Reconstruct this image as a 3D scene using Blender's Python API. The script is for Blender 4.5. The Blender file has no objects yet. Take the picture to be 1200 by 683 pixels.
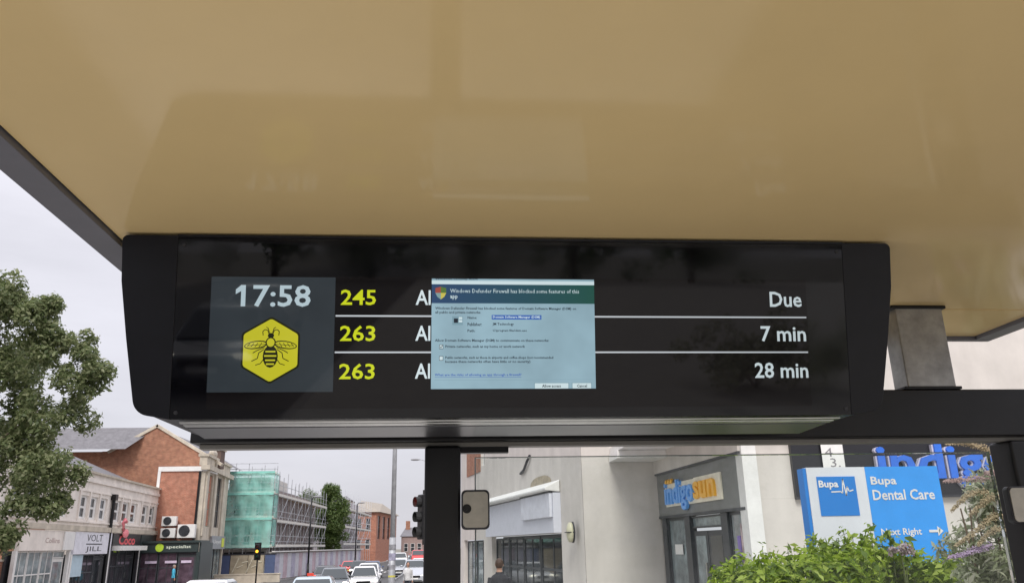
import bpy, bmesh, math, random
import numpy as np
from mathutils import Vector, Matrix
R = math.radians
SC = bpy.context.scene
COL = SC.collection
random.seed(7)

# ------------------------------------------------------------------ camera
CZ = 1.85
cam = bpy.data.cameras.new("camera"); cam_ob = bpy.data.objects.new("camera", cam); COL.objects.link(cam_ob)
yaw, pitch, roll = R(4.9), R(17.75), R(1.15)
fw = Vector((math.sin(yaw)*math.cos(pitch), math.cos(yaw)*math.cos(pitch), math.sin(pitch)))
r0 = Vector((math.cos(yaw), -math.sin(yaw), 0)); u0 = r0.cross(fw)
rt = r0*math.cos(roll) - u0*math.sin(roll); up = r0*math.sin(roll) + u0*math.cos(roll)
mw = Matrix((rt, up, -fw)).transposed().to_4x4(); mw.translation = (0, 0, CZ)
cam_ob.matrix_world = mw
cam.sensor_width = 36; cam.lens = 36*924/1200; cam.clip_start = 0.02; cam.clip_end = 5000
SC.camera = cam_ob

# ------------------------------------------------------------------ light
SUN_EL, SUN_AZ = R(44), R(-172)         # azimuth from +Y towards +X
EXPO = 0.75
SC.view_settings.view_transform = 'Standard'; SC.view_settings.look = 'None'
SC.view_settings.exposure = EXPO; SC.view_settings.gamma = 1; SC.view_settings.use_curve_mapping = False
w = bpy.data.worlds.new("World"); SC.world = w; w.use_nodes = True
nt = w.node_tree; nt.nodes.clear()
def N(t, **k):
    n = nt.nodes.new(t)
    for a, b in k.items(): setattr(n, a, b)
    return n
out = N('ShaderNodeOutputWorld'); bg = N('ShaderNodeBackground'); bg.inputs[1].default_value = 0.1
sky = N('ShaderNodeTexSky', sky_type='NISHITA', sun_disc=False, sun_elevation=SUN_EL, sun_rotation=SUN_AZ)
sky.air_density = 1.0; sky.dust_density = 3.0
tc = N('ShaderNodeTexCoord'); sp = N('ShaderNodeSeparateXYZ'); nt.links.new(tc.outputs['Generated'], sp.inputs[0])
# overcast deck: even near the skyline, brighter overhead
m1 = N('ShaderNodeMath', operation='MAXIMUM'); m1.inputs[1].default_value = 0.0; nt.links.new(sp.outputs['Z'], m1.inputs[0])
mq = N('ShaderNodeMath', operation='POWER'); mq.inputs[1].default_value = 3; nt.links.new(m1.outputs[0], mq.inputs[0])
mk_ = N('ShaderNodeMath', operation='MULTIPLY_ADD'); mk_.inputs[1].default_value = 6.5; mk_.inputs[2].default_value = 4.35; nt.links.new(mq.outputs[0], mk_.inputs[0])
m2 = N('ShaderNodeMath', operation='MULTIPLY_ADD'); m2.inputs[1].default_value = 2.6
nt.links.new(m1.outputs[0], m2.inputs[0]); nt.links.new(mk_.outputs[0], m2.inputs[2])
mp = N('ShaderNodeMapping'); mp.inputs['Scale'].default_value = (1.2, 1.2, 5.0); nt.links.new(tc.outputs['Generated'], mp.inputs[0])
nz = N('ShaderNodeTexNoise'); nz.inputs['Scale'].default_value = 2.2; nz.inputs['Detail'].default_value = 6; nz.inputs['Roughness'].default_value = .55
nt.links.new(mp.outputs[0], nz.inputs[0])
mr = N('ShaderNodeMapRange'); mr.inputs[1].default_value = .3; mr.inputs[2].default_value = .7; mr.inputs[3].default_value = .90; mr.inputs[4].default_value = 1.08
nt.links.new(nz.outputs[0], mr.inputs[0])
m3 = N('ShaderNodeMath', operation='MULTIPLY'); nt.links.new(m2.outputs[0], m3.inputs[0]); nt.links.new(mr.outputs[0], m3.inputs[1])
vm = N('ShaderNodeVectorMath', operation='SCALE'); vm.inputs[0].default_value = (0.99, 0.975, 1.055); nt.links.new(m3.outputs[0], vm.inputs['Scale'])
mx = N('ShaderNodeMix', data_type='RGBA'); mx.inputs[0].default_value = 0.92
nt.links.new(sky.outputs[0], mx.inputs[6]); nt.links.new(vm.outputs[0], mx.inputs[7])
nt.links.new(mx.outputs[2], bg.inputs[0]); nt.links.new(bg.outputs[0], out.inputs[0])
sl = bpy.data.lights.new("sun", 'SUN'); sl.energy = 1.2; sl.angle = R(20); sl.color = (1, .96, .9)
so = bpy.data.objects.new("sun", sl); COL.objects.link(so)
sd = Vector((math.sin(SUN_AZ)*math.cos(SUN_EL), math.cos(SUN_AZ)*math.cos(SUN_EL), math.sin(SUN_EL)))
so.rotation_euler = sd.to_track_quat('Z', 'Y').to_euler()

# ------------------------------------------------------------------ materials
def lin(c):
    return tuple(((v/255)/12.92 if v/255 <= .04045 else ((v/255+.055)/1.055)**2.4) for v in c)
MATS = {}
def mat(name, rgb, rough=.6, metal=0., var=.12, scale=3., bump=0., spec=.5, coat=0., streak=0., smudge=0.):
    if name in MATS: return MATS[name]
    m = bpy.data.materials.new(name); m.use_nodes = True; t = m.node_tree; L = t.links.new
    b = t.nodes['Principled BSDF']; b.inputs['Roughness'].default_value = rough; b.inputs['Metallic'].default_value = metal
    b.inputs['Specular IOR Level'].default_value = spec; b.inputs['Coat Weight'].default_value = coat; b.inputs['Coat Roughness'].default_value = .04
    c = t.nodes.new('ShaderNodeTexCoord'); n = t.nodes.new('ShaderNodeTexNoise'); n.inputs['Scale'].default_value = scale; n.inputs['Detail'].default_value = 7
    n.inputs['Roughness'].default_value = .65
    L(c.outputs['Object'], n.inputs[0])
    r = t.nodes.new('ShaderNodeMapRange'); r.inputs[1].default_value = .3; r.inputs[2].default_value = .7
    r.inputs[3].default_value = 1-var; r.inputs[4].default_value = 1+var; L(n.outputs[0], r.inputs[0])
    v = t.nodes.new('ShaderNodeVectorMath'); v.operation = 'SCALE'; v.inputs[0].default_value = rgb; L(r.outputs[0], v.inputs['Scale'])
    if streak:                         # rain runs down the face
        mp_ = t.nodes.new('ShaderNodeMapping'); mp_.inputs['Scale'].default_value = (1.6, 1.6, .16); n2 = t.nodes.new('ShaderNodeTexNoise'); n2.inputs['Scale'].default_value = 1.; n2.inputs['Detail'].default_value = 6
        L(c.outputs['Object'], mp_.inputs[0]); L(mp_.outputs[0], n2.inputs[0]); r2 = t.nodes.new('ShaderNodeMapRange'); r2.inputs[1].default_value = .35; r2.inputs[2].default_value = .62; r2.inputs[3].default_value = 1-streak; r2.inputs[4].default_value = 1.03; L(n2.outputs[0], r2.inputs[0])
        v2 = t.nodes.new('ShaderNodeVectorMath'); v2.operation = 'SCALE'; L(v.outputs[0], v2.inputs[0]); L(r2.outputs[0], v2.inputs['Scale']); v = v2
    if smudge:
        r3 = t.nodes.new('ShaderNodeMapRange'); r3.inputs[1].default_value = .4; r3.inputs[2].default_value = .75; r3.inputs[3].default_value = rough; r3.inputs[4].default_value = rough+smudge; L(n.outputs[0], r3.inputs[0]); L(r3.outputs[0], b.inputs['Roughness'])
    L(v.outputs[0], b.inputs['Base Color'])
    if bump:
        q = t.nodes.new('ShaderNodeBump'); q.inputs['Strength'].default_value = bump; q.inputs['Distance'].default_value = .02
        L(n.outputs[0], q.inputs['Height']); L(q.outputs[0], b.inputs['Normal'])
    MATS[name] = m; return m
def brick(name, c1, c2, mortar, scale=1.):
    m = bpy.data.materials.new(name); m.use_nodes = True; t = m.node_tree; L = t.links.new; b = t.nodes['Principled BSDF']
    c = t.nodes.new('ShaderNodeTexCoord'); s = t.nodes.new('ShaderNodeSeparateXYZ'); L(c.outputs['Object'], s.inputs[0])
    a = t.nodes.new('ShaderNodeMath'); L(s.outputs['X'], a.inputs[0]); L(s.outputs['Y'], a.inputs[1])
    k = t.nodes.new('ShaderNodeCombineXYZ'); L(a.outputs[0], k.inputs[0]); L(s.outputs['Z'], k.inputs[1])
    br = t.nodes.new('ShaderNodeTexBrick'); br.inputs['Color1'].default_value = (*c1, 1); br.inputs['Color2'].default_value = (*c2, 1); br.inputs['Mortar'].default_value = (*mortar, 1)
    br.inputs['Scale'].default_value = scale; br.inputs['Brick Width'].default_value = .225; br.inputs['Row Height'].default_value = .075; br.inputs['Mortar Size'].default_value = .008
    L(k.outputs[0], br.inputs['Vector'])
    n = t.nodes.new('ShaderNodeTexNoise'); n.inputs['Scale'].default_value = 2.6; n.inputs['Detail'].default_value = 9; L(c.outputs['Object'], n.inputs[0])
    r = t.nodes.new('ShaderNodeMapRange'); r.inputs[1].default_value = .3; r.inputs[2].default_value = .7; r.inputs[3].default_value = .68; r.inputs[4].default_value = 1.12; L(n.outputs[0], r.inputs[0])
    v = t.nodes.new('ShaderNodeVectorMath'); v.operation = 'SCALE'; L(br.outputs[0], v.inputs[0]); L(r.outputs[0], v.inputs['Scale']); L(v.outputs[0], b.inputs['Base Color'])
    b.inputs['Roughness'].default_value = .85
    MATS[name] = m; return m
def screen(name, rgb, gain=1.):
    """lit display pixels behind glossy cover glass"""
    if name in MATS: return MATS[name]
    m = bpy.data.materials.new(name); m.use_nodes = True; b = m.node_tree.nodes['Principled BSDF']
    b.inputs['Base Color'].default_value = (.004, .004, .005, 1); b.inputs['Roughness'].default_value = .03; b.inputs['IOR'].default_value = 1.33
    b.inputs['Emission Color'].default_value = (*lin(rgb), 1); b.inputs['Emission Strength'].default_value = gain/2**EXPO
    lcd_axis(m.node_tree, gain/2**EXPO); MATS[name] = m; return m
def lcd_axis(t, gain):
    """a liquid crystal panel is brightest along its own axis and dims towards grazing directions"""
    lw = t.nodes.new('ShaderNodeLayerWeight'); lw.inputs[0].default_value = .5
    a = t.nodes.new('ShaderNodeMath'); a.operation = 'SUBTRACT'; a.inputs[0].default_value = 1.; t.links.new(lw.outputs['Facing'], a.inputs[1])
    q = t.nodes.new('ShaderNodeMath'); q.operation = 'POWER'; q.inputs[1].default_value = 3.; t.links.new(a.outputs[0], q.inputs[0])
    g = t.nodes.new('ShaderNodeMath'); g.operation = 'MULTIPLY'; g.name = 'gain'; g.inputs[1].default_value = gain*1.08; t.links.new(q.outputs[0], g.inputs[0])
    t.links.new(g.outputs[0], t.nodes['Principled BSDF'].inputs['Emission Strength'])
def leaf(name, stops, trans=.35):
    m = bpy.data.materials.new(name); m.use_nodes = True; t = m.node_tree; L = t.links.new; b = t.nodes['Principled BSDF']
    g = t.nodes.new('ShaderNodeNewGeometry'); r = t.nodes.new('ShaderNodeValToRGB'); L(g.outputs['Random Per Island'], r.inputs[0])
    e = r.color_ramp.elements; e[0].position = 0; e[0].color = (*stops[0], 1); e[1].position = 1; e[1].color = (*stops[-1], 1)
    for i, s in enumerate(stops[1:-1]):
        x = e.new((i+1)/(len(stops)-1)); x.color = (*s, 1)
    L(r.outputs[0], b.inputs['Base Color']); b.inputs['Roughness'].default_value = .5
    tr = t.nodes.new('ShaderNodeBsdfTranslucent'); L(r.outputs[0], tr.inputs[0])
    mi = t.nodes.new('ShaderNodeMixShader'); mi.inputs[0].default_value = trans
    L(b.outputs[0], mi.inputs[1]); L(tr.outputs[0], mi.inputs[2]); L(mi.outputs[0], t.nodes['Material Output'].inputs[0])
    MATS[name] = m; return m
def veil(name, rgb, alpha, gloss=False):
    """see-through sheet: netting (cloth) or clear glass"""
    m = bpy.data.materials.new(name); m.use_nodes = True; t = m.node_tree; L = t.links.new; b = t.nodes['Principled BSDF']
    tr = t.nodes.new('ShaderNodeBsdfTransparent'); mi = t.nodes.new('ShaderNodeMixShader')
    if gloss:
        tr.inputs[0].default_value = (*rgb, 1); gl = t.nodes.new('ShaderNodeBsdfGlossy'); gl.inputs['Roughness'].default_value = .01
        f = t.nodes.new('ShaderNodeFresnel'); f.inputs[0].default_value = 1.3; L(f.outputs[0], mi.inputs[0]); L(tr.outputs[0], mi.inputs[1]); L(gl.outputs[0], mi.inputs[2])
    else:
        b.inputs['Base Color'].default_value = (*rgb, 1); b.inputs['Roughness'].default_value = .8
        c = t.nodes.new('ShaderNodeTexCoord'); n = t.nodes.new('ShaderNodeTexNoise'); n.inputs['Scale'].default_value = 1.3; n.inputs['Detail'].default_value = 5; L(c.outputs['Object'], n.inputs[0])
        r = t.nodes.new('ShaderNodeMapRange'); r.inputs[1].default_value = .3; r.inputs[2].default_value = .7; r.inputs[3].default_value = alpha-.15; r.inputs[4].default_value = alpha+.15; L(n.outputs[0], r.inputs[0])
        L(r.outputs[0], mi.inputs[0]); L(tr.outputs[0], mi.inputs[1]); L(b.outputs[0], mi.inputs[2])
    L(mi.outputs[0], t.nodes['Material Output'].inputs[0]); MATS[name] = m; return m

# ------------------------------------------------------------------ mesh helpers
class MB:
    def __init__(s): s.v = []; s.f = []; s.mi = []; s.cur = 0
    def add(s, vs, fs):
        o = len(s.v); s.v += [tuple(x) for x in vs]; s.f += [tuple(i+o for i in q) for q in fs]; s.mi += [s.cur]*len(fs); return s
    def box(s, x0, x1, y0, y1, z0, z1):
        return s.add([(x0,y0,z0),(x1,y0,z0),(x1,y1,z0),(x0,y1,z0),(x0,y0,z1),(x1,y0,z1),(x1,y1,z1),(x0,y1,z1)],
                     [(0,3,2,1),(4,5,6,7),(0,1,5,4),(1,2,6,5),(2,3,7,6),(3,0,4,7)])
    def prism(s, poly, y0, y1):
        """polygon in x,z pushed from y0 to y1; poly counter-clockwise seen from -y"""
        n = len(poly); vs = [(x, y0, z) for x, z in poly]+[(x, y1, z) for x, z in poly]
        return s.add(vs, [tuple(range(n)), tuple(range(2*n-1, n-1, -1))]+[(i, i+n, (i+1) % n+n, (i+1) % n) for i in range(n)])
    def loft(s, rings, cap=True):
        n = len(rings[0]); vs = [p for r in rings for p in r]; fs = []
        for k in range(len(rings)-1):
            for i in range(n):
                j = (i+1) % n; fs.append((k*n+i, k*n+j, (k+1)*n+j, (k+1)*n+i))
        if cap: fs += [tuple(range(n-1, -1, -1)), tuple(range((len(rings)-1)*n, len(rings)*n))]
        return s.add(vs, fs)
    def tube(s, pts, rad, n=8, cap=True, squash=1.):
        pts = [Vector(p) for p in pts]; rr = rad if hasattr(rad, '__len__') else [rad]*len(pts); rings = []
        for i, p in enumerate(pts):
            d = (pts[min(i+1, len(pts)-1)]-pts[max(i-1, 0)]).normalized()
            a = Vector((0, 0, 1)) if abs(d.z) < .9 else Vector((0, 1, 0))
            e = d.cross(a).normalized(); g = e.cross(d)
            rings.append([p+(e*math.cos(t)+g*math.sin(t)*squash)*rr[i] for t in [2*math.pi*k/n for k in range(n)]])
        return s.loft(rings, cap)
    def ball(s, c, r, n=10, m=7):
        c = Vector(c); r = r if hasattr(r, '__len__') else (r, r, r); rings = []
        for i in range(1, m):
            a = math.pi*i/m; rings.append([c+Vector((math.cos(t)*math.sin(a)*r[0], math.sin(t)*math.sin(a)*r[1], -math.cos(a)*r[2])) for t in [2*math.pi*k/n for k in range(n)]])
        return s.loft(rings)
    def mesh(s, name, ms, smooth=False):
        me = bpy.data.meshes.new(name); me.from_pydata(s.v, [], s.f)
        for m in (ms if isinstance(ms, (list, tuple)) else [ms]): me.materials.append(m)
        me.polygons.foreach_set('material_index', s.mi)
        if smooth: me.polygons.foreach_set('use_smooth', [True]*len(s.f))
        me.update(); return me
    def obj(s, name, ms, parent=None, smooth=False, bevel=0, seg=2, label=None):
        return link(name, s.mesh(name, ms, smooth), parent, bevel, seg, label)
def link(name, me, parent=None, bevel=0, seg=2, label=None):
    o = bpy.data.objects.new(name, me); COL.objects.link(o)
    if parent: o.parent = parent
    if bevel:
        b = o.modifiers.new('bevel', 'BEVEL'); b.width = bevel; b.segments = seg; b.limit_method = 'ANGLE'; b.angle_limit = R(35)
        me.polygons.foreach_set('use_smooth', [True]*len(me.polygons))
        ws = o.modifiers.new('wn', 'WEIGHTED_NORMAL'); ws.keep_sharp = True
    if label: o['label'] = label
    return o
def box(name, m, parent, *d, bevel=0, label=None): return MB().box(*d).obj(name, m, parent, bevel=bevel, label=label)
def thing(name, label, cat, loc=(0,0,0), rz=0., group=None, rot=None):
    o = bpy.data.objects.new(name, None); COL.objects.link(o); o.empty_display_size = .2
    o.location = loc; o.rotation_euler = rot or (0, 0, rz); return tag(o, label, cat, group)
def tag(o, label, cat, group=None, kind=None):
    o['label'] = label; o['category'] = cat
    if group: o['group'] = group
    if kind: o['kind'] = kind
    return o
def struct(o, kind='structure'): o['kind'] = kind; return o
def kids(o): return [c for c in bpy.data.objects if c.parent == o]
def clone(root, loc, rz, label):
    ch = {}
    for c in bpy.data.objects:
        if c.parent: ch.setdefault(c.parent.name, []).append(c)
    def cp(o, par):
        n = o.copy(); COL.objects.link(n)
        if par: n.parent = par
        for c in ch.get(o.name, []): cp(c, n)
        return n
    n = cp(root, None); n.location = loc; n.rotation_euler = (0, 0, rz); n['label'] = label; return n
def gz(y):                                # the street falls away gently
    return -.013*min(max(y-3, 0), 57)
TXT = {}
def text_mb(mb, s, x0, x1, z0, z1, y, bold=.02, depth=0., res=2):
    """lettering with its bounding box fitted to x0..x1, z0..z1 on the plane y, facing -y"""
    key = (s, bold, depth)
    if key not in TXT:
        cu = bpy.data.curves.new('lettering', 'FONT'); cu.body = s; cu.offset = bold; cu.resolution_u = res; cu.extrude = depth
        ob = bpy.data.objects.new('lettering', cu); me = ob.to_mesh()
        TXT[key] = ([tuple(v.co) for v in me.vertices], [tuple(p.vertices) for p in me.polygons]); ob.to_mesh_clear()
        bpy.data.objects.remove(ob); bpy.data.curves.remove(cu)
    vs, fs = TXT[key]
    xs = [v[0] for v in vs]; ys = [v[1] for v in vs]; a, b, c, d = min(xs), max(xs), min(ys), max(ys)
    if x1 is None: x1 = x0+(b-a)*(z1-z0)/(d-c)
    if x0 is None: x0 = x1-(b-a)*(z1-z0)/(d-c)
    zs = (z1-z0)/(d-c)
    return mb.add([(x0+(v[0]-a)/(b-a)*(x1-x0), y-v[2]*zs, z0+(v[1]-c)*zs) for v in vs], fs)
def text(name, s, x0, x1, z0, z1, y, m, parent, **k): return text_mb(MB(), s, x0, x1, z0, z1, y, **k).obj(name, m, parent)

# palette
soffit_m = mat('cream_gloss_soffit', (.89, .675, .335), .085, var=.045, scale=1.3, spec=.25)
dark_m = mat('dark_painted_metal', (.030, .030, .036), .42, var=.25, scale=6, bump=.04)
trim_m = mat('grey_trim', (.16, .16, .185), .4, var=.12, scale=5)
darker_m = mat('black_painted_steel', (.009, .009, .010), .38, var=.3, scale=9, bump=.05, spec=.35)
housing_m = mat('black_powder_coat', (.0055, .006, .010), .30, var=.25, scale=14, bump=.03, spec=.3)
under_m = mat('dark_satin_steel', (.10, .10, .11), .32, .6, var=.2, scale=5)
alu_m = mat('brushed_aluminium', (.55, .55, .53), .28, .9, var=.15, scale=20, bump=.05)
rubber_m = mat('black_rubber', (.015, .015, .015), .7)
glossblack_m = mat('black_cover_glass', (.004, .004, .006), .02, var=0, scale=3, smudge=.10, spec=.38)
white_m = mat('white_paint', (.75, .74, .72), .5, var=.08)
cream_m = mat('cream_render', (.80, .735, .67), .75, var=.13, scale=1.2, bump=.1, streak=.10)
render_m = mat('pale_grey_render', (.60, .56, .52), .8, var=.10, scale=.7, bump=.08, streak=.05)
stone_m = mat('pale_stone', (.55, .49, .40), .8, var=.2, scale=1.5, bump=.15, streak=.15)
slate_m = mat('grey_slate', (.16, .155, .165), .65, var=.25, scale=3, bump=.3)
brick_m = brick('red_brick', (.30, .105, .055), (.40, .17, .09), (.36, .27, .21))
brick2_m = brick('orange_brick', (.42, .14, .08), (.50, .20, .12), (.40, .30, .24))
pane_m = mat('window_glass', (.035, .04, .045), .05, var=.5, scale=1.)
anth_m = mat('anthracite_frame', (.055, .06, .068), .4, var=.1)
fascia_m = mat('grey_fascia', (.20, .205, .20), .45, var=.08)
green_m = mat('dark_green_board', (.03, .045, .045), .4)
asph_m = mat('asphalt', (.085, .083, .082), .9, var=.2, scale=2.5, bump=.3)
pave_m = mat('paving_concrete', (.40, .385, .355), .85, var=.14, scale=2, bump=.2)
kerb_m = mat('granite_kerb', (.30, .29, .28), .8)
steel_m = mat('galvanised_steel', (.40, .41, .43), .5, .35, var=.2, scale=8)
board_m = mat('scaffold_board', (.40, .33, .24), .85)
net_m = veil('teal_debris_netting', (.36, .84, .73), .42)
glass_m = veil('clear_toughened_glass', (.93, .955, .945), 0, True)
skin_m = mat('skin', (.42, .24, .17), .55, var=.05)
hair_m = mat('brown_hair', (.06, .03, .018), .6)

# ------------------------------------------------------------------ ground and street
YS = [-400, -60, 3, 60, 250, 900]
def strip(name, x0, x1, dz, m, ys=None, thick=0.):
    mb = MB(); ys = ys or YS
    xs = (lambda y: (x0(y), x1(y))) if callable(x0) else (lambda y: (x0, x1))
    top = []
    for y in ys:
        a, b = xs(y); top += [(a, y, gz(y)+dz), (b, y, gz(y)+dz)]
    n = len(ys)
    mb.add(top, [(2*i, 2*i+1, 2*i+3, 2*i+2) for i in range(n-1)])
    if thick:
        lo = [(p[0], p[1], p[2]-thick) for p in top]
        mb.add(top+lo, [(2*i, 2*i+2, 2*i+2+2*n, 2*i+2*n) for i in range(n-1)]+[(2*i+3, 2*i+1, 2*i+1+2*n, 2*i+3+2*n) for i in range(n-1)])
    return struct(mb.obj(name, m))
ground = strip('ground', -900, 900, -.135, mat('ground_earth', (.20, .19, .16), .95, var=.2, scale=.3))
def xl(y): return -16.3+.045*max(0, y-40) if y < 200 else -9.1
YR = [-400, -60, 3, 40, 60, 100, 200, 250, 900]
def mapx(f0, f1): return (lambda y: f0(y)), (lambda y: f1(y))
road = strip('road', *mapx(xl, lambda y: -2.4), -.12, asph_m, YR)
strip('pavement', -2.25, 40, 0, pave_m, [-60, 3, 60, 120], .2)
strip('pavement', *mapx(lambda y: -40, lambda y: xl(y)-.15), 0, mat('paving_warm', (.36, .32, .28), .85, var=.15, scale=2, bump=.2), [-60, 3, 40, 60, 100, 200], .2)
strip('kerb', -2.4, -2.25, .004, kerb_m, [-60, 3, 60, 120], .2)
strip('kerb', *mapx(lambda y: xl(y)-.15, lambda y: xl(y)), .004, kerb_m, [-60, 3, 40, 60, 100, 200], .2)
mk = MB()
for k in range(22):
    y = -20+k*6; mk.add([(-6.95, y, gz(y)-.116), (-6.8, y, gz(y)-.116), (-6.8, y+3, gz(y+3)-.116), (-6.95, y+3, gz(y+3)-.116)], [(0, 1, 2, 3)])
struct(mk.obj('road_marking', mat('road_paint', (.72, .71, .68), .7, var=.2, scale=6)))

# ------------------------------------------------------------------ bus shelter
SZ = 2.490                                 # underside of the canopy
sh = thing('bus_shelter', 'dark framed bus shelter with a glossy cream canopy over the viewer', 'bus shelter', (0, 2.1, 0))
def S(name, m, x0, x1, y0, y1, z0, z1, bevel=0, label=None): return box(name, m, sh, x0, x1, y0-2.1, y1-2.1, z0, z1, bevel=bevel, label=label)
S('soffit_panel', soffit_m, -.70, 1.78, -1.9, 2.136, SZ, SZ+.02)
S('soffit_panel', soffit_m, -.70, 1.78, 2.145, 2.455, SZ, SZ+.02)
S('roof_deck', dark_m, -.735, 1.815, -1.935, 2.49, SZ+.022, SZ+.07)
S('roof_trim', trim_m, -.768, -.704, -1.94, 2.457, SZ-.012, SZ+.06, .002)
S('roof_trim', trim_m, 1.784, 1.845, -1.94, 2.457, SZ-.012, SZ+.06, .002)
S('roof_trim', trim_m, -.768, 1.845, 2.459, 2.485, SZ-.012, SZ+.06, .002)
S('roof_trim', trim_m, -.768, 1.845, -1.98, -1.942, SZ-.012, SZ+.06, .002)
S('beam', darker_m, -.657, 1.75, 2.10, 2.20, 2.112, 2.243, .004)
S('beam_reflection_strip', mat('grey_reflection', (.22, .21, .19), .5), -.64, 1.75, 2.13, 2.17, 2.100, 2.1115, .001)  # pale strip standing in for the reflection along the beam's underside
S('glazing_channel', darker_m, .036, .165, 2.135, 2.165, 2.084, 2.0995)
for x0 in (-.057, 1.565): S('post', darker_m, x0, x0+.094, 2.105, 2.199, .0, 2.1005, .008)
balu_m = mat('weathered_aluminium', (.30, .295, .28), .38, .75, var=.3, scale=16, bump=.06, streak=.2)
br = S('support_bracket', balu_m, 1.296, 1.440, 2.103, 2.175, 2.244, SZ-.001, .004, 'bare aluminium bracket between beam and canopy')
S('bracket_collar', darker_m, 1.283, 1.453, 2.098, 2.185, 2.2435, 2.252, .002)
S('bracket_collar', darker_m, 1.285, 1.45, 2.098, 2.185, SZ-.010, SZ-.0005, .002)
S('support_bracket', alu_m, .0, .14, 2.103, 2.175, 2.244, SZ-.001, .004)
gl = S('glass_panel', glass_m, .078, 1.525, 2.145, 2.155, .25, 2.071)
ge = MB()                                   # polished greenish edge of the pane
for d in ((.075, 1.528, 2.146, 2.154, 2.0715, 2.0735), (.0745, .0775, 2.146, 2.154, .25, 2.0715), (1.5255, 1.5285, 2.146, 2.154, .25, 2.0715)):
    ge.box(d[0], d[1], d[2]-2.1, d[3]-2.1, d[4], d[5])
e_ = ge.obj('glass_edge', mat('glass_edge_green', (.10, .14, .125), .2)); e_.parent = gl
def clamp(x, z, flip, label=None):
    p = MB(); r = .012; W, H = .036, .049; poly = []
    for cx, cz, a0 in ((W-r, H-r, 0), (-W+r, H-r, 90), (-W+r, -H+r, 180), (W-r, -H+r, 270)):
        for k in range(5): a = R(a0+k*22.5); poly.append((x+cx+r*math.cos(a), z+cz+r*math.sin(a)))
    p.prism(poly, -.020, .004)
    o = p.obj('glass_clamp', dark_m, sh, bevel=.004, label=label)
    q = MB(); q.prism([(x+(a-x)*.88, z+(b-z)*.90) for a, b in poly], -.0235, -.0202); q.obj('clamp_plate', mat('clamp_beige_grey', (.45, .425, .36), .45, .2, var=.12, scale=30), o, bevel=.001)
    b = MB(); bx = x-.022*flip; bz = z+.002
    for (ra, y0, y1) in ((.0115, -.0250, -.0236), (.008, -.029, -.0251), (.0038, -.0305, -.0291)):
        b.prism([(bx+ra*math.cos(t), bz+ra*math.sin(t)) for t in [2*math.pi*k/16 for k in range(16)]], y0, y1)
    b.obj('bolt', darker_m, o)
clamp(.074, 1.936, 1); clamp(1.547, 1.925, -1)

# ------------------------------------------------------------------ departure display
TILT = math.atan2(.07, .38)
dp = thing('departure_display', 'black hanging bus departure screen with a dialog box over the times', 'departure board', (.16, 1.6, 2.486), rot=(TILT, 0, 0))
OUTL = [(-.841, -.002)]
def arc(cx, cz, r, a0, a1, n): return [(cx+r*math.cos(R(a0+(a1-a0)*k/n)), cz+r*math.sin(R(a0+(a1-a0)*k/n))) for k in range(n+1)]
left = arc(-.829, -.014, .012, 90, 180, 4)+[(-.838, -.10), (-.822, -.22)]+arc(-.7665, -.3425, .036, 188, 262, 7)+[(-.727, -.386)]
# lower corner runs in a soft slope to the seam
poly = left+[(-a, b) for a, b in left[::-1]]            # counter-clockwise seen from the front
seam_x = .727
centre = [(-seam_x, -.006), (-seam_x, -.386), (seam_x, -.386), (seam_x, -.006)]
fp = MB().prism(centre, 0, .012).obj('front_panel', glossblack_m, dp, bevel=.0004)
for s in (-1, 1):
    pl = [(s*.7273, -.002)]+[(s*-a, b) for a, b in left[:-1]]+[(s*.7273, -.386)]
    if s > 0: pl = pl[::-1]
    MB().prism(pl if s < 0 else pl, -.001, .02).obj('end_cap', housing_m, dp, bevel=.0008, seg=2)
MB().prism([(-.7285, -.0055), (.7285, -.0055), (.7285, -.0005), (-.7285, -.0005)], -.002, .02).obj('top_rail', housing_m, dp)
# housing shell, narrowing to the back
n = len(poly); back = []
for a, b in poly:
    t = -b/.386; back.append((a*.995, .37-.045*t, -.072+b*.955))
sh_ = MB().loft([[(a*.997, .0205, b*.995-.002) for a, b in poly], back]); sh_.obj('housing', housing_m, dp)
# underside: bright trim strips and a satin panel, following the slope
def slope(x0, x1, t0, t1, off, m, name, inset=0):
    f = lambda t: (.0205+(.325-.0205)*t, -.388+(-.440+.388)*t)
    y0, z0 = f(t0); y1, z1 = f(t1)
    o = MB(); o.add([(x0, y0, z0-off), (x1, y0, z0-off), (x1-inset, y1, z1-off), (x0+inset, y1, z1-off), (x0, y0, z0-off+.002), (x1, y0, z0-off+.002), (x1-inset, y1, z1-off+.002), (x0+inset, y1, z1-off+.002)],
                   [(0,1,2,3), (7,6,5,4), (0,4,5,1), (1,5,6,2), (2,6,7,3), (3,7,4,0)])
    return o.obj(name, m, dp)
slope(-.718, .718, .04, .10, .004, alu_m, 'underside_trim', -.003)
slope(-.722, .722, .17, .27, .004, alu_m, 'underside_trim', -.004)
slope(-.727, .727, .33, .96, .004, under_m, 'underside_panel', -.02)
scr_w = MB()
def rect(mb, x0, x1, z0, z1, y): return mb.add([(x0, y, z0), (x1, y, z0), (x1, y, z1), (x0, y, z1)], [(0, 1, 2, 3)])
scr = rect(MB(), -.655, .638, -.366, -.0875, -.0008).obj('screen', screen('screen_dark', (30, 26, 26), .35), dp)
def SO(name, mb, m): return mb.obj(name, m, scr)
SO('clock_background', rect(MB(), -.655, -.398, -.331, -.0895, -.0013), screen('screen_slate', (68, 76, 82), .55))
screen('dialog_pale', (144, 174, 187))
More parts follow.
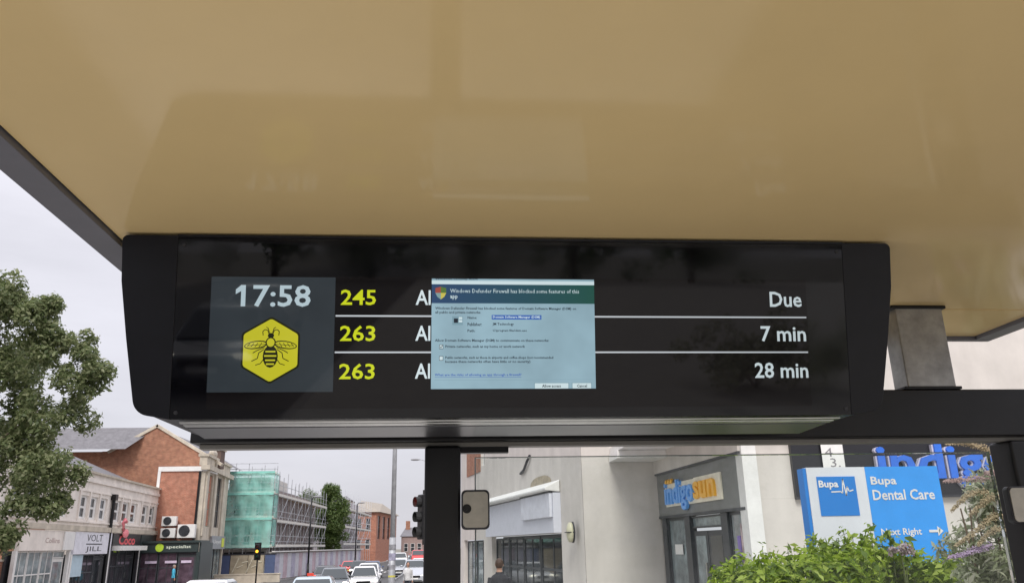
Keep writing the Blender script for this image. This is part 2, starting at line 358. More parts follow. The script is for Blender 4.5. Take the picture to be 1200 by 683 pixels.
for nm_ in ('screen_slate', 'screen_dark', 'dialog_pale'):        # uneven backlight
    t = MATS[nm_].node_tree; b = t.nodes['Principled BSDF']; c_ = t.nodes.new('ShaderNodeTexCoord'); n_ = t.nodes.new('ShaderNodeTexNoise'); n_.inputs['Scale'].default_value = 9; n_.inputs['Detail'].default_value = 3
    r_ = t.nodes.new('ShaderNodeMapRange'); q_ = b.inputs['Emission Strength'].default_value; r_.inputs[1].default_value = .3; r_.inputs[2].default_value = .7; r_.inputs[3].default_value = q_*.86; r_.inputs[4].default_value = q_*1.12
    t.links.new(c_.outputs['Object'], n_.inputs[0]); t.links.new(n_.outputs[0], r_.inputs[0]); t.links.new(r_.outputs[0], t.nodes['gain'].inputs[1])
for x in (-.715, .715):
    for z in (-.022, -.372): MB().prism([(x+.0042*math.cos(a), z+.0042*math.sin(a)) for a in [2*math.pi*k/12 for k in range(12)]], -.0016, .002).obj('screw', mat('dark_screw', (.05, .05, .055), .4, .7), dp)
wt = screen('screen_white', (205, 218, 222)); lime = screen('screen_lime', (196, 206, 30))
SO('clock_readout', text_mb(MB().add([(-.5925, -.0022, -.1065), (-.604, -.0022, -.1165), (-.604, -.0022, -.1265), (-.5925, -.0022, -.1195)], [(0, 1, 2, 3)]), '17:58', -.593, -.449, -.153, -.1065, -.0022, bold=.016), screen('screen_clock', (176, 194, 202)))
for z in (-.1715, -.2485): SO('divider_line', rect(MB(), -.396, .635, z-.0017, z+.0017, -.0020), screen('screen_line', (190, 195, 200)))
for s, z, wd in (('245', -.132, 'Due'), ('263', -.2085, '7 min'), ('263', -.2885, '28 min')):
    SO('route_number', text_mb(MB(), s, -.386, -.312, z-.0165, z+.0165, -.0022, bold=.014), lime)
    SO('destination', text_mb(MB(), 'Al', -.228, -.1962, z-.0155, z+.0165, -.0022, bold=.014), wt)
    wide = {'Due': (.553, .626), '7 min': (.529, .632), '28 min': (.512, .633)}[wd]
    SO('waiting_time', text_mb(MB(), wd, wide[0], wide[1], z-.0165, z+.0175, -.0022, bold=.016), wt)
# bee emblem in a hexagon
em = MB(); hx, hz = -.5285, -.2440
def hexa(rx, rz, r, y):
    pts = []
    for k in range(6):
        a = R(90+60*k)
        for d in (-5, -2, 2, 5): q = {5: .956, 2: .978}[abs(d)]; pts.append((hx+rx*q*math.cos(a+R(d)), y, hz+rz*q*math.sin(a+R(d))))
    em.add(pts, [tuple(range(len(pts)))])
hexa(.0690, .0705, 0, -.0018); em.cur = 1; hexa(.0645, .0660, 0, -.0022); em.cur = 0
def ell(cx, cz, rx, rz, y, rot=0., n=16):
    c, s = math.cos(R(rot)), math.sin(R(rot)); pts = []
    for k in range(n):
        a = 2*math.pi*k/n; u, v = rx*math.cos(a), rz*math.sin(a); pts.append((hx+cx+u*c-v*s, y, hz+cz+u*s+v*c))
    em.add(pts, [tuple(range(n))])
def stroke(pts, wd, y):
    for (a, b), (c, d) in zip(pts, pts[1:]):
        L = math.hypot(c-a, d-b) or 1; nx, nz = -(d-b)/L*wd/2, (c-a)/L*wd/2
        em.add([(hx+a-nx, y, hz+b-nz), (hx+c-nx, y, hz+d-nz), (hx+c+nx, y, hz+d+nz), (hx+a+nx, y, hz+b+nz)], [(0, 1, 2, 3)])
ell(0, -.013, .0155, .0235, -.0025); em.cur = 1
for z in (-.003, -.012, -.021, -.029): rect(em, hx-.0125+abs(z+.012)*.25, hx+.0125-abs(z+.012)*.25, hz+z-.0017, hz+z+.0017, -.0028)
em.cur = 0; ell(0, .016, .0105, .0115, -.0025); em.cur = 1; ell(0, .016, .0080, .0090, -.0028); em.cur = 0
ell(0, .0305, .0065, .0055, -.0025)
for s in (-1, 1):
    ell(s*.030, .011, .0245, .0085, -.0025, s*-8); em.cur = 1; ell(s*.031, .011, .0215, .0062, -.0028, s*-8); em.cur = 0
    for q in (.018, .026, .034, .042): stroke([(s*q, .0155-.06*(q-.018)), (s*(q+.006), .0055+.1*(q-.018))], .0013, -.0031)
    stroke([(s*.010, .0125), (s*.047, .009)], .0011, -.0031)
    stroke([(s*.004, .034), (s*.007, .042), (s*.013, .043), (s*.017, .039), (s*.016, .031)], .0017, -.0025)
    stroke([(s*.003, .036), (s*.006, .046), (s*.010, .048)], .0015, -.0025)
    stroke([(s*.013, .002), (s*.024, -.006), (s*.026, -.017), (s*.038, -.023)], .0018, -.0025)
    stroke([(s*.012, .006), (s*.028, -.001), (s*.036, -.006)], .0018, -.0025)
    stroke([(s*.013, -.018), (s*.020, -.028), (s*.030, -.031)], .0016, -.0025)
em.obj('bee_emblem', [screen('emblem_dark', (32, 34, 16)), screen('emblem_yellow', (188, 184, 42))], scr)
# dialog box
DX0, DX1, DZ0, DZ1 = -.194, .1585, -.326, -.0905
dg = rect(MB(), DX0, DX1, DZ0, DZ1, -.0032).obj('dialog_box', screen('dialog_pale', (144, 174, 187)), scr)
# lettering and marks of the dialog are one flat print on the screen
PR = [screen('dialog_ink', (22, 32, 44)), screen('dialog_white', (196, 214, 218)), screen('dialog_blue', (48, 92, 168)), screen('dialog_grey', (118, 148, 160)),
      screen('shield_red', (150, 70, 60)), screen('shield_green', (80, 110, 50)), screen('shield_yellow', (190, 180, 80)), screen('shield_blue', (120, 150, 150)), screen('dialog_link', (62, 96, 170))]
dm = MB(); U = lambda u: DX0+(DX1-DX0)*u; V = lambda v: DZ1+(DZ0-DZ1)*v
def dt(s, u0, u1, v, h, c, y=-.0044, bold=.022): dm.cur = c; text_mb(dm, s, U(u0), U(u1), V(v+h/2), V(v-h/2), y, bold=bold, res=1)
def dr(u0, u1, v0, v1, c, y=-.0040): dm.cur = c; rect(dm, U(u0), U(u1), V(v1), V(v0), y)
dt('Windows Security Alert', .02, .28, .006, .018, 0, bold=.02)
dr(0, 1, .018, .052, 1)
dt('Windows Defender Firewall has blocked some features of this', .112, .905, .112, .036, 1, bold=.0)
dt('app', .112, .158, .174, .040, 1, bold=.012)
for (i, j, c) in ((0, 0, 4), (1, 0, 5), (0, 1, 7), (1, 1, 6)):
    dm.cur = c; us = (.022, .055) if i == 0 else (.055, .088); vs = (.075, .132) if j == 0 else (.132, .192)
    a, b = (us[0], us[1]); ou = a if i == 0 else b; iu = b if i == 0 else a
    pts = [(iu, vs[0]), (ou, vs[0]+.012), (ou, vs[1]), (iu, vs[1])] if j == 0 else [(iu, vs[0]), (ou, vs[0]), (ou+(iu-ou)*.35, vs[0]+.035), (iu, vs[1])]
    P = [(U(p), -.0040, V(q)) for p, q in pts]; nrm = (Vector(P[1])-Vector(P[0])).cross(Vector(P[2])-Vector(P[0])); dm.add(P if nrm.y < 0 else P[::-1], [(0, 1, 2, 3)])
dt('Windows Defender Firewall has blocked some features of Domain Software Manager (DSM) on', .022, .885, .275, .030, 0)
dt('all public and private networks.', .022, .30, .312, .030, 0)
dr(.125, .19, .345, .425, 3); dr(.135, .16, .365, .405, 0, -.0043); dr(.165, .186, .352, .372, 1, -.0043); dr(.165, .186, .38, .40, 1, -.0043)
dt('Name:', .218, .275, .357, .024, 0); dt('Publisher:', .218, .305, .418, .030, 0); dt('Path:', .218, .265, .476, .024, 0)
dr(.365, .67, .332, .373, 2); dt('Domain Software Manager (DSM)', .372, .662, .353, .028, 1, -.0046)
dt('JM Technology', .37, .50, .418, .030, 0); dt('C:\\program files\\dsm.exe', .37, .58, .476, .026, 0)
dt('Allow Domain Software Manager (DSM) to communicate on these networks:', .022, .715, .567, .030, 0)
for v, h in ((.622, .03), (.725, .03)):
    dr(.048, .072, v-.02, v+.02, 0); dr(.0505, .0695, v-.016, v+.016, 1, -.0043)
dm.cur = 0
for a, b in (((.053, .62), (.058, .632)), ((.058, .632), (.068, .608))):
    x0, z0, x1, z1 = U(a[0]), V(a[1]), U(b[0]), V(b[1]); dm.add([(x0, -.0046, z0-.0012), (x1, -.0046, z1-.0012), (x1, -.0046, z1+.0012), (x0, -.0046, z0+.0012)], [(0, 1, 2, 3)])
dt('Private networks, such as my home or work network', .085, .568, .622, .030, 0)
dt('Public networks, such as those in airports and coffee shops (not recommended', .085, .74, .722, .030, 0)
dt('because these networks often have little or no security)', .085, .60, .758, .030, 0)
dt('What are the risks of allowing an app through a firewall?', .022, .545, .876, .030, 8); dr(.022, .545, .894, .897, 8)
dr(.02, .98, .918, .9205, 3)
for u0, u1, s, a, b in ((.622, .835, 'Allow access', .67, .785), (.852, .975, 'Cancel', .882, .945)):
    dr(u0, u1, .945, 1.0, 3); dr(u0+.004, u1-.004, .951, .999, 7 if 0 else 1, -.0042); dm.cur = 0; dt(s, a, b, .976, .028, 0, -.0046)
bpy.data.materials['dialog_grey']
dm.obj('dialog_print', PR, dp)
hm = bpy.data.materials.new('dialog_header'); hm.use_nodes = True; t = hm.node_tree; b = t.nodes['Principled BSDF']
b.inputs['Base Color'].default_value = (.004, .004, .005, 1); b.inputs['Roughness'].default_value = .03; b.inputs['IOR'].default_value = 1.33; b.inputs['Emission Strength'].default_value = 1/2**EXPO
c_ = t.nodes.new('ShaderNodeTexCoord'); s_ = t.nodes.new('ShaderNodeSeparateXYZ'); r_ = t.nodes.new('ShaderNodeMapRange'); r_.inputs[1].default_value = DX0; r_.inputs[2].default_value = DX1
k_ = t.nodes.new('ShaderNodeValToRGB'); k_.color_ramp.elements[0].color = (*lin((38, 66, 102)), 1); k_.color_ramp.elements[1].color = (*lin((20, 74, 64)), 1)
t.links.new(c_.outputs['Object'], s_.inputs[0]); t.links.new(s_.outputs['X'], r_.inputs[0]); t.links.new(r_.outputs[0], k_.inputs[0]); t.links.new(k_.outputs[0], b.inputs['Emission Color'])
lcd_axis(hm.node_tree, 1/2**EXPO); SO('dialog_header', rect(MB(), DX0, DX1, V(.226), V(.052), -.0036), hm)

# ------------------------------------------------------------------ building helpers
def frame_of(p0, p1):
    d = Vector((p1[0]-p0[0], p1[1]-p0[1], 0)); return d.length, math.atan2(d.y, d.x)
def wall_mb(mb, u0, u1, z0, z1, holes, th=.22, y=0.):
    us = sorted({u0, u1, *[a for h in holes for a in h[:2]]}); zs = sorted({z0, z1, *[a for h in holes for a in h[2:]]})
    for a, b in zip(us, us[1:]):
        for c, d in zip(zs, zs[1:]):
            if any(h[0] <= a and b <= h[1] and h[2] <= c and d <= h[3] for h in holes): continue
            mb.add([(a, y, c), (b, y, c), (b, y, d), (a, y, d)], [(0, 1, 2, 3)])
    for a, b, c, d in holes:
        mb.add([(a, y, c), (b, y, c), (b, y, d), (a, y, d), (a, y+th, c), (b, y+th, c), (b, y+th, d), (a, y+th, d)], [(0, 4, 5, 1), (1, 5, 6, 2), (2, 6, 7, 3), (3, 7, 4, 0)])
    return mb
WIN = {}
def window(parent, u, z, wd, ht, fm, nx=1, nz=2, y=.1, pm=None, fr=.06, name='window', frz=None):
    frz = frz or fr
    """frame with glazing bars; its pane is a sub-part"""
    pm = pm or pane_m; key = (round(wd, 2), round(ht, 2), fm.name, nx, nz, fr, frz, pm.name)
    if key not in WIN:
        f = MB(); f.box(0, fr, 0, .08, 0, ht).box(wd-fr, wd, 0, .08, 0, ht).box(fr, wd-fr, 0, .08, 0, frz).box(fr, wd-fr, 0, .08, ht-frz, ht)
        for k in range(1, nx): f.box(wd*k/nx-fr*.35, wd*k/nx+fr*.35, .01, .07, frz, ht-frz)
        for k in range(1, nz): f.box(fr, wd-fr, .012, .068, ht*k/nz-frz*.5, ht*k/nz+frz*.5)
        WIN[key] = (f.mesh(name, fm), MB().box(fr*.8, wd-fr*.8, .035, .05, frz*.8, ht-frz*.8).mesh('pane', pm))
    o = link(name, WIN[key][0], parent); o.location = (u, y, z); p = link('pane', WIN[key][1], o); return o

# ------------------------------------------------------------------ left: cream parade
C0, C1 = (-20.2, 42.6), (-21.6, 64.); L_, A_ = frame_of(C0, C1); g0 = -.72
cp = thing('shop_building', 'long cream two storey parade of shops with white paired windows', 'building', (*C0, g0), A_)
Zc = lambda z: z-g0
tri = [(-9.0, 1.25), (-7.2, 1.25), (-3.6, 1.25), (-1.8, 1.25), (.55, 1.2), (2.25, 1.2)]+[(5.05, 1.25), (6.6, 1.25), (8.2, 1.3)]+[(10.6, 1.5), (12.35, 1.5), (14.1, 1.5)]+[(16.65, 1.5), (18.4, 1.4), (19.95, 1.4)]
holes = [(u, u+w_, Zc(3.7), Zc(4.98)) for u, w_ in tri]
U0, U1 = -14, L_
wb = wall_mb(MB(), U0, U1, Zc(3.30), Zc(5.75), holes); wb.add([(U1, 0, Zc(-.72)), (U1, 8, Zc(-.72)), (U1, 8, Zc(6.2)), (U1, 0, Zc(6.2))], [(0, 1, 2, 3)]); wb.add([(U0, 0, 0), (U0, 8, 0), (U0, 8, Zc(6.2)), (U0, 0, Zc(6.2))], [(3, 2, 1, 0)])
wb.obj('wall', cream_m, cp)
box('band_course', cream_m, cp, U0, U1-.03, -.10, .2, Zc(5.752), Zc(5.93)); box('parapet', cream_m, cp, U0, U1, -.02, .3, Zc(5.932), Zc(6.24)); box('coping', stone_m, cp, U0, U1, -.16, .35, Zc(6.242), Zc(6.36))
box('sill_course', cream_m, cp, U0, U1-.02, -.09, .1, Zc(3.48), Zc(3.56)); box('cornice', stone_m, cp, U0, U1-.01, -.22, .1, Zc(3.02), Zc(3.298)); box('lintel_course', cream_m, cp, U0, U1-.02, -.06, .1, Zc(5.2), Zc(5.28))
for u, w_ in tri:
    window(cp, u, Zc(3.7), w_, 1.28, white_m, 1, 2, .1, fr=.30, frz=.12)
    box('pilaster', cream_m, cp, u-.28, u-.1, -.07, .05, Zc(3.562), Zc(5.198))
MB().tube([(10.2, -.14, 0), (10.2, -.14, Zc(5.1))], .10, 8).obj('downpipe', darker_m, cp); box('rainwater_hopper', darker_m, cp, 9.98, 10.42, -.3, .0, Zc(4.95), Zc(5.3))
rf = MB(); rf.add([(U0, .3, Zc(6.1)), (U1, .3, Zc(6.1)), (U1, 7.5, Zc(9.2)), (U0, 7.5, Zc(9.2))], [(0, 1, 2, 3)]).add([(U1, .3, Zc(6.1)), (U1, 7.5, Zc(6.1)), (U1, 7.5, Zc(9.2))], [(0, 1, 2)])
rf.obj('roof', slate_m, cp)
# shopfronts of the parade
def shopfront(parent, u0, u1, zt, zb, zg, wallm, fm, sign_m, pm, bays, stall=.5, y=0.):
    s = box('fascia_board', sign_m, parent, u0+.04, u1-.04, y-.16, y+.05, zb, zt)
    box('pilaster', wallm, parent, u0-.1, u0+.12, y-.12, y+.05, zg, zb-.002); box('pilaster', wallm, parent, u1-.12, u1+.1, y-.121, y+.05, zg, zb-.002)
    us = np.linspace(u0+.14, u1-.14, bays+1)
    for i in range(bays):
        dw = us[i+1]-us[i]-.06; dr_ = (i == bays-1)
        if dr_:
            d = box('door', fm, parent, us[i]+.03, us[i]+.03+dw, y+.12, y+.19, zg+.02, zg+2.3); box('pane', pm, d, us[i]+.17, us[i]-.11+dw, y+.115, y+.119, zg+.4, zg+2.15)
            box('handle', alu_m, d, us[i]+.09, us[i]+.13, y+.06, y+.118, zg+.95, zg+1.3); window(parent, us[i]+.03, zg+2.32, dw, zb-zg-2.34, fm, 1, 1, y+.1, pm)
        else: window(parent, us[i]+.03, zg+stall, dw, zb-zg-stall-.02, fm, 2, 2, y+.06, pm)
    box('stallriser', wallm, parent, u0+.13, us[-2], y+.03, y+.2, zg, zg+stall-.004)
    box('back_wall', anth_m, parent, u0, u1, y+.3, y+.5, zg, zb)
    return s
pane2 = mat('shop_glass_pale', (.20, .24, .25), .06, var=.6, scale=1.6)
f1 = shopfront(cp, -2.2, 4.3, Zc(2.98), Zc(2.0), 0, white_m, white_m, cream_m, pane2, 4)
text('sign_lettering', 'Collins', .7, 2.5, Zc(2.36), Zc(2.62), -.165, mat('faded_red_letters', (.35, .22, .2), .6), f1, bold=0)
box('sign_board', white_m, cp, 2.95, 4.35, -.24, -.165, Zc(2.02), Zc(2.95))
f2 = shopfront(cp, 4.6, 10.7, Zc(2.98), Zc(1.78), 0, white_m, anth_m, mat('lilac_white_board', (.72, .72, .78), .5), pane_m, 3)
for s, a, b, c, d in (('VOLT', 6.4, 9.0, 2.48, 2.86), ('JILL', 6.4, 9.0, 1.86, 2.2)): text('sign_lettering', s, a, b, Zc(c), Zc(d), -.166, dark_m, f2, bold=.0)
box('sign_rule', dark_m, f2, 6.4, 9.0, -.168, -.161, Zc(2.30), Zc(2.36))
box('window_blind', mat('pale_blue_blind', (.45, .58, .66), .7), cp, 4.85, 6.6, -.02, .0, Zc(.6), Zc(1.74))
f3 = shopfront(cp, 10.9, 16.6, Zc(2.98), Zc(2.25), 0, dark_m, anth_m, mat('black_board', (.02, .02, .022), .4), pane_m, 3)
red_m = mat('pink_red_sign', (.70, .10, .12), .5)
text('sign_lettering', 'Coco', 12.0, 15.4, Zc(2.30), Zc(2.9), -.168, red_m, f3, bold=.03)
em2 = MB().ball((12.75, -.3, Zc(3.0)), (.6, .08, .28)).tube([(12.3, -.3, Zc(3.2)), (12.0, -.3, Zc(3.6)), (12.3, -.3, Zc(3.85)), (12.6, -.3, Zc(3.7))], .11, 6); em2.obj('flamingo_emblem', mat('pink_emblem', (.85, .25, .28), .5), f3, smooth=True)
aw = MB().prism([(11.1, Zc(1.95)), (16.5, Zc(1.95)), (16.5, Zc(2.24)), (11.1, Zc(2.24))], -.7, -.02); aw.obj('awning_box', white_m, cp)
f4 = shopfront(cp, 16.8, L_-.1, Zc(2.98), Zc(2.2), 0, white_m, anth_m, green_m, pane_m, 3)
# low red brick wall by the parade
bw = thing('brick_wall', 'low red brick pier wall under the street tree at the left edge', 'wall', (-20.4, 38.2, gz(38)), R(92))
box('wall', brick_m, bw, -3, 2.3, 0, .35, 0, 2.0); box('coping', stone_m, bw, -3.04, 2.34, -.05, .4, 2.001, 2.1)

# ------------------------------------------------------------------ left: brick gable building with stone front
gb = thing('corner_building', 'tall red brick gable building with pale stone street front and slate roof', 'building', (-24.0, 66, g0))
X = lambda x: x+24.0
gw = MB().prism([(X(-29), 0), (X(-18.75), 0), (X(-18.75), Zc(8.85)), (X(-23.27), Zc(11.5)), (X(-26.6), Zc(9.5)), (X(-27.3), Zc(9.5)), (X(-27.3), Zc(5)), (X(-29), Zc(5))], 0, .4); gw.obj('gable_wall', brick_m, gb)
for (xa, za, xb, zb) in ((-23.27, 11.62, -17.9, 8.44), (-23.27, 11.62, -26.9, 9.5)):
    cpn = MB(); d = Vector((xb-xa, 0, zb-za)).normalized(); nn = Vector((-d.z, 0, d.x)); nn = nn if nn.z > 0 else -nn
    a, b = Vector((X(xa), -.12, Zc(za))), Vector((X(xb), -.12, Zc(zb))); a2 = a-nn*.22; b2 = b-nn*.22
    q = [a, b, b2, a2]; cpn.add([*q, *[v+Vector((0, .6, 0)) for v in q]], [(0, 1, 2, 3), (7, 6, 5, 4), (0, 4, 5, 1), (1, 5, 6, 2), (2, 6, 7, 3), (3, 7, 4, 0)])
    cpn.obj('coping', stone_m, gb)
r = MB(); r.add([(X(-23.27), .5, Zc(11.35)), (X(-18.9), .5, Zc(8.8)), (X(-18.9), 11, Zc(8.8)), (X(-23.27), 11, Zc(11.35))], [(0, 1, 2, 3)]).add([(X(-23.27), .5, Zc(11.35)), (X(-29), .5, Zc(8.0)), (X(-29), 11, Zc(8.0)), (X(-23.27), 11, Zc(11.35))], [(3, 2, 1, 0)]); r.obj('roof', slate_m, gb)
r = MB(); r.add([(X(-42), -1.5, Zc(9.5)), (X(-25.0), -1.5, Zc(9.5)), (X(-23.6), 1.0, Zc(11.5)), (X(-42), 1.0, Zc(11.5))], [(0, 1, 2, 3)]); r.obj('roof', slate_m, gb)
box('wall', brick_m, gb, X(-42), X(-27.302), .05, .4, 0, Zc(9.48)); ch = box('chimney', mat('sooty_brick', (.13, .09, .075), .9), gb, X(-19.2), X(-18.35), 1.0, 2.2, Zc(8.2), Zc(9.6)); MB().box(X(-19.3), X(-18.25), .9, 2.3, Zc(9.601), Zc(9.72)).tube([(X(-18.8), 1.6, Zc(9.7)), (X(-18.8), 1.6, Zc(10.0))], .14, 8).obj('chimney_cap', stone_m, ch)
# projecting lower brick bay facing down the street, with white surround
box('bay_wall', brick2_m, gb, X(-21.55), X(-18.62), -3, -.005, 0, Zc(7.6))
box('bay_surround', white_m, gb, X(-21.75), X(-18.2), -3.12, -.01, Zc(7.602), Zc(7.95)); box('bay_surround', white_m, gb, X(-21.76), X(-21.552), -3.1, -2.6, Zc(3.6), Zc(7.6))
MB().tube([(X(-18.65), -3.12, Zc(2.5)), (X(-18.65), -3.12, Zc(7.6))], .09, 8).obj('downpipe', darker_m, gb)
# stone street front, running away from the corner
Lf, Af = frame_of((-18.28, 63), (-19.1, 74))
gb2 = thing('bank_building', 'narrow pale stone building with a heavy cornice and tall dark window bays', 'building', (-18.28, 63, g0), Af)
hl = [(1.3, 3.0, Zc(3.6), Zc(7.5)), (4.3, 6.6, Zc(3.6), Zc(7.5))]
wb = wall_mb(MB(), 0, Lf-1.5, 0, Zc(7.7), hl+[(3.7, 9.2, 0, Zc(2.3))]); wb.add([(0, 0, 0), (0, .35, 0), (0, .35, Zc(7.7)), (0, 0, Zc(7.7))], [(3, 2, 1, 0)]); wb.obj('wall', stone_m, gb2)
box('cornice', stone_m, gb2, -.25, Lf-1.2, -.35, .3, Zc(7.702), Zc(8.05)); box('parapet', stone_m, gb2, -.05, Lf-1.5, -.05, .5, Zc(8.052), Zc(8.7)); box('coping', stone_m, gb2, -.15, Lf-1.4, -.18, .6, Zc(8.702), Zc(8.9))
MB().ball((2.6, .1, Zc(9.15)), (.9, .3, .35)).obj('pediment', stone_m, gb2)
for u in (.2, 3.3, 6.9): box('pilaster', stone_m, gb2, u, u+.8, -.14, .05, Zc(2.9), Zc(7.7))
window(gb2, 1.3, Zc(3.6), 1.7, 3.9, mat('green_frame', (.05, .16, .10), .5), 1, 3, .12); window(gb2, 4.3, Zc(3.6), 2.3, 3.9, anth_m, 2, 3, .12)
sb = box('sign_board', mat('grey_sign', (.30, .30, .32), .5), gb2, 3.7, 9.2, -.2, -.02, Zc(1.95), Zc(2.95)); box('sign_logo', mat('lime_yellow', (.65, .70, .08), .5), sb, 7.6, 8.6, -.23, -.202, Zc(2.1), Zc(2.8)); text('sign_lettering', 'Lloyd', 4.3, 7.2, Zc(2.3), Zc(2.65), -.206, white_m, sb, bold=.02)
window(gb2, 3.8, .4, 2.6, 2.5, anth_m, 2, 1, .12, pane2); window(gb2, 6.6, .4, 2.5, 2.5, anth_m, 2, 1, .12, pane2)
# green opticians-style shop in the bay facing us
gs = thing('corner_shop', 'dark green fronted corner shop with a lime logo beneath the air units', 'shop', (-21.5, 60, g0))
fg = shopfront(gs, 0, 4.15, Zc(2.40), Zc(1.78), 0, green_m, anth_m, green_m, mat('shop_glass_purple', (.09, .06, .08), .06, var=.9, scale=1.3), 3, .45)
box('flat_roof', green_m, gs, -.12, 4.3, -.3, 2.0, Zc(2.402), Zc(2.55)); box('side_wall', green_m, gs, 4.16, 4.28, .0, 2.9, 0, Zc(2.4)); box('side_wall', green_m, gs, -.13, -.01, .0, 2.9, 0, Zc(2.4))
text('sign_lettering', 'specialist', 1.95, 3.65, Zc(1.98), Zc(2.24), -.166, mat('pale_lettering', (.72, .78, .66), .5), fg, bold=.01)
MB().prism([(1.5+.28*math.cos(t), Zc(2.1)+.28*math.sin(t)) for t in [2*math.pi*k/18 for k in range(18)]], -.19, -.162).obj('round_logo', mat('lime_green', (.50, .72, .05), .5), fg)
for u, w_ in ((.55, .8), (1.9, .8), (3.0, .7)): box('window_poster', mat('lilac_poster', (.62, .52, .66), .6), gs, u, u+w_, .02, .035, Zc(1.05), Zc(1.22))
# air conditioning units
def acunit(x, z, w_, h_, label):
    t = thing('air_conditioner', label, 'air conditioner', (x, 62.3, z), group='outdoor air conditioning units'); box('casing', white_m, t, 0, w_, 0, .38, 0, h_, bevel=.02)
    g = MB(); c = (w_*.4, h_*.52)
    for k in range(5):
        r1 = h_*.40*(k+1)/5; pts = [(c[0]+r1*math.cos(a), -.03, c[1]+r1*math.sin(a)) for a in [2*math.pi*i/18 for i in range(19)]]; g.tube(pts, .022, 4, False)
    for k in range(4): a = math.pi*k/4; g.tube([(c[0]-h_*.4*math.cos(a), -.03, c[1]-h_*.4*math.sin(a)), (c[0]+h_*.4*math.cos(a), -.03, c[1]+h_*.4*math.sin(a))], .018, 4)
    g.obj('fan_grille', anth_m, t); MB().prism([(c[0]+h_*.4*math.cos(a), c[1]+h_*.4*math.sin(a)) for a in [2*math.pi*i/20 for i in range(20)]], -.012, -.002).obj('fan_opening', mat('fan_shadow', (.05, .05, .055), .6), t)
    MB().box(.1, .14, .0, .6, -.08, -.002).box(w_-.14, w_-.1, .0, .6, -.08, -.002).obj('wall_bracket', dark_m, t)
acunit(-20.9, 3.62, 1.05, .68, 'upper of two stacked white air units on the brick bay')
acunit(-20.9, 2.78, 1.05, .68, 'lower of two stacked white air units above the green shop')
acunit(-19.7, 2.76, 1.25, .95, 'biggest white air unit, alone right of the stacked pair')

# ------------------------------------------------------------------ teal netted scaffold corner
def brick_block(name, label, p0, p1, z1, floors, fm, wallm, rz0=-.75, winw=.9, pitch=1.9, depth=8., pm=None):
    L, A = frame_of(p0, p1); t = thing(name, label, 'building', (*p0, rz0), A); Z = lambda z: z-rz0; hs = []
    for a, b in floors:
        n = int((L-.6)/pitch)
        for k in range(n): hs.append((.5+k*pitch, .5+k*pitch+winw, Z(a), Z(b)))
    m = wall_mb(MB(), 0, L, 0, Z(z1), hs); m.add([(0, 0, 0), (0, depth, 0), (0, depth, Z(z1)), (0, 0, Z(z1)), (L, 0, 0), (L, depth, 0), (L, depth, Z(z1)), (L, 0, Z(z1))], [(3, 2, 1, 0), (4, 5, 6, 7), (3, 7, 6, 2)]); m.obj('wall', wallm, t)
    for h in hs: window(t, h[0], h[2], h[1]-h[0], h[3]-h[2], fm, 1, 2, .1, pm, .08)
    return t
blk = brick_block('derelict_building', 'pale three storey corner building wrapped in teal netting', (-19.9, 76.3), (-16.2, 76.3), 8.2, [(2.2, 4.0), (4.75, 5.95), (6.8, 7.9)], white_m, mat('grey_brown_brick', (.55, .53, .50), .9, var=.2), winw=.75, pitch=1.0)
blk2 = brick_block('terrace_building', 'grey brick terrace standing behind the bare scaffold', (-15.9, 77.6), (-16.2, 103), 7.2, [(2.2, 4.0), (4.6, 6.0)], white_m, mat('purple_grey_brick', (.26, .22, .22), .9, var=.2), winw=.9, pitch=1.7)
box('ground_floor', mat('dark_shopfront', (.03, .03, .035), .6), blk, .05, 3.6, -.05, -.01, 0, 2.4)
def scaffold(name, label, p0, p1, lifts, top, nx, net=None, dep=1.2, rz0=-.75, tm=None, brace=True):
    L, A = frame_of(p0, p1); t = thing(name, label, 'scaffold', (*p0, rz0), A); Z = lambda z: z-rz0; us = np.linspace(0, L, nx); tm = tm or steel_m
    for i, u in enumerate(us):
        for y in (0, dep): MB().tube([(u, y, 0), (u, y, Z(top+random.uniform(-.2, .5)))], .03, 5).obj('standard', tm, t)
    for z in lifts:
        for y in (-.06, dep+.06): MB().tube([(-.3, y, Z(z)), (L+.3, y, Z(z))], .035, 5).obj('ledger', tm, t)
        for g in (.5, 1.0): MB().tube([(-.3, -.07, Z(z)+g), (L+.3, -.07, Z(z)+g)], .028, 5).obj('guard_rail', tm, t)
        box('toe_board', mat('pale_board', (.62, .60, .55), .8), t, -.2, L+.2, -.12, -.08, Z(z)+.03, Z(z)+.25)
        for k in range(4): box('deck_board', board_m, t, -.2, L+.2, .05+k*.28, .30+k*.28, Z(z)+.04, Z(z)+.085)
    if brace:
        for k in range(0, nx-2, 2):
            for a, b in zip(lifts, lifts[1:]): MB().tube([(us[k], -.1, Z(a)), (us[min(k+2, nx-1)], -.1, Z(b))], .028, 5).obj('brace', tm, t)
    return t, Z, L
t, Z, L = scaffold('scaffold', 'corner scaffold wrapped in teal debris netting on the far left', (-20.2, 74.9), (-15.6, 74.9), [2.0, 4.45, 6.6, 8.3], 9.1, 5, brace=False)
def net(u0, u1, z0, z1, y, nx=26):
    m = MB(); vs = []; ph = random.random()*6
    for j in range(7):
        for i in range(nx+1):
            u = u0+(u1-u0)*i/nx; vs.append((u, y+.05*math.sin(u*5+ph+j*.5)+.05*math.sin(u*1.7+j), z0+(z1-z0)*j/6))
    m.add(vs, [(j*(nx+1)+i, j*(nx+1)+i+1, (j+1)*(nx+1)+i+1, (j+1)*(nx+1)+i) for j in range(6) for i in range(nx)]); return m
for a, b in ((2.0, 4.4), (4.5, 6.55), (6.65, 8.5)): net(-.1, L+.1, Z(a), Z(b), -.3).obj('netting', net_m, t, smooth=True)
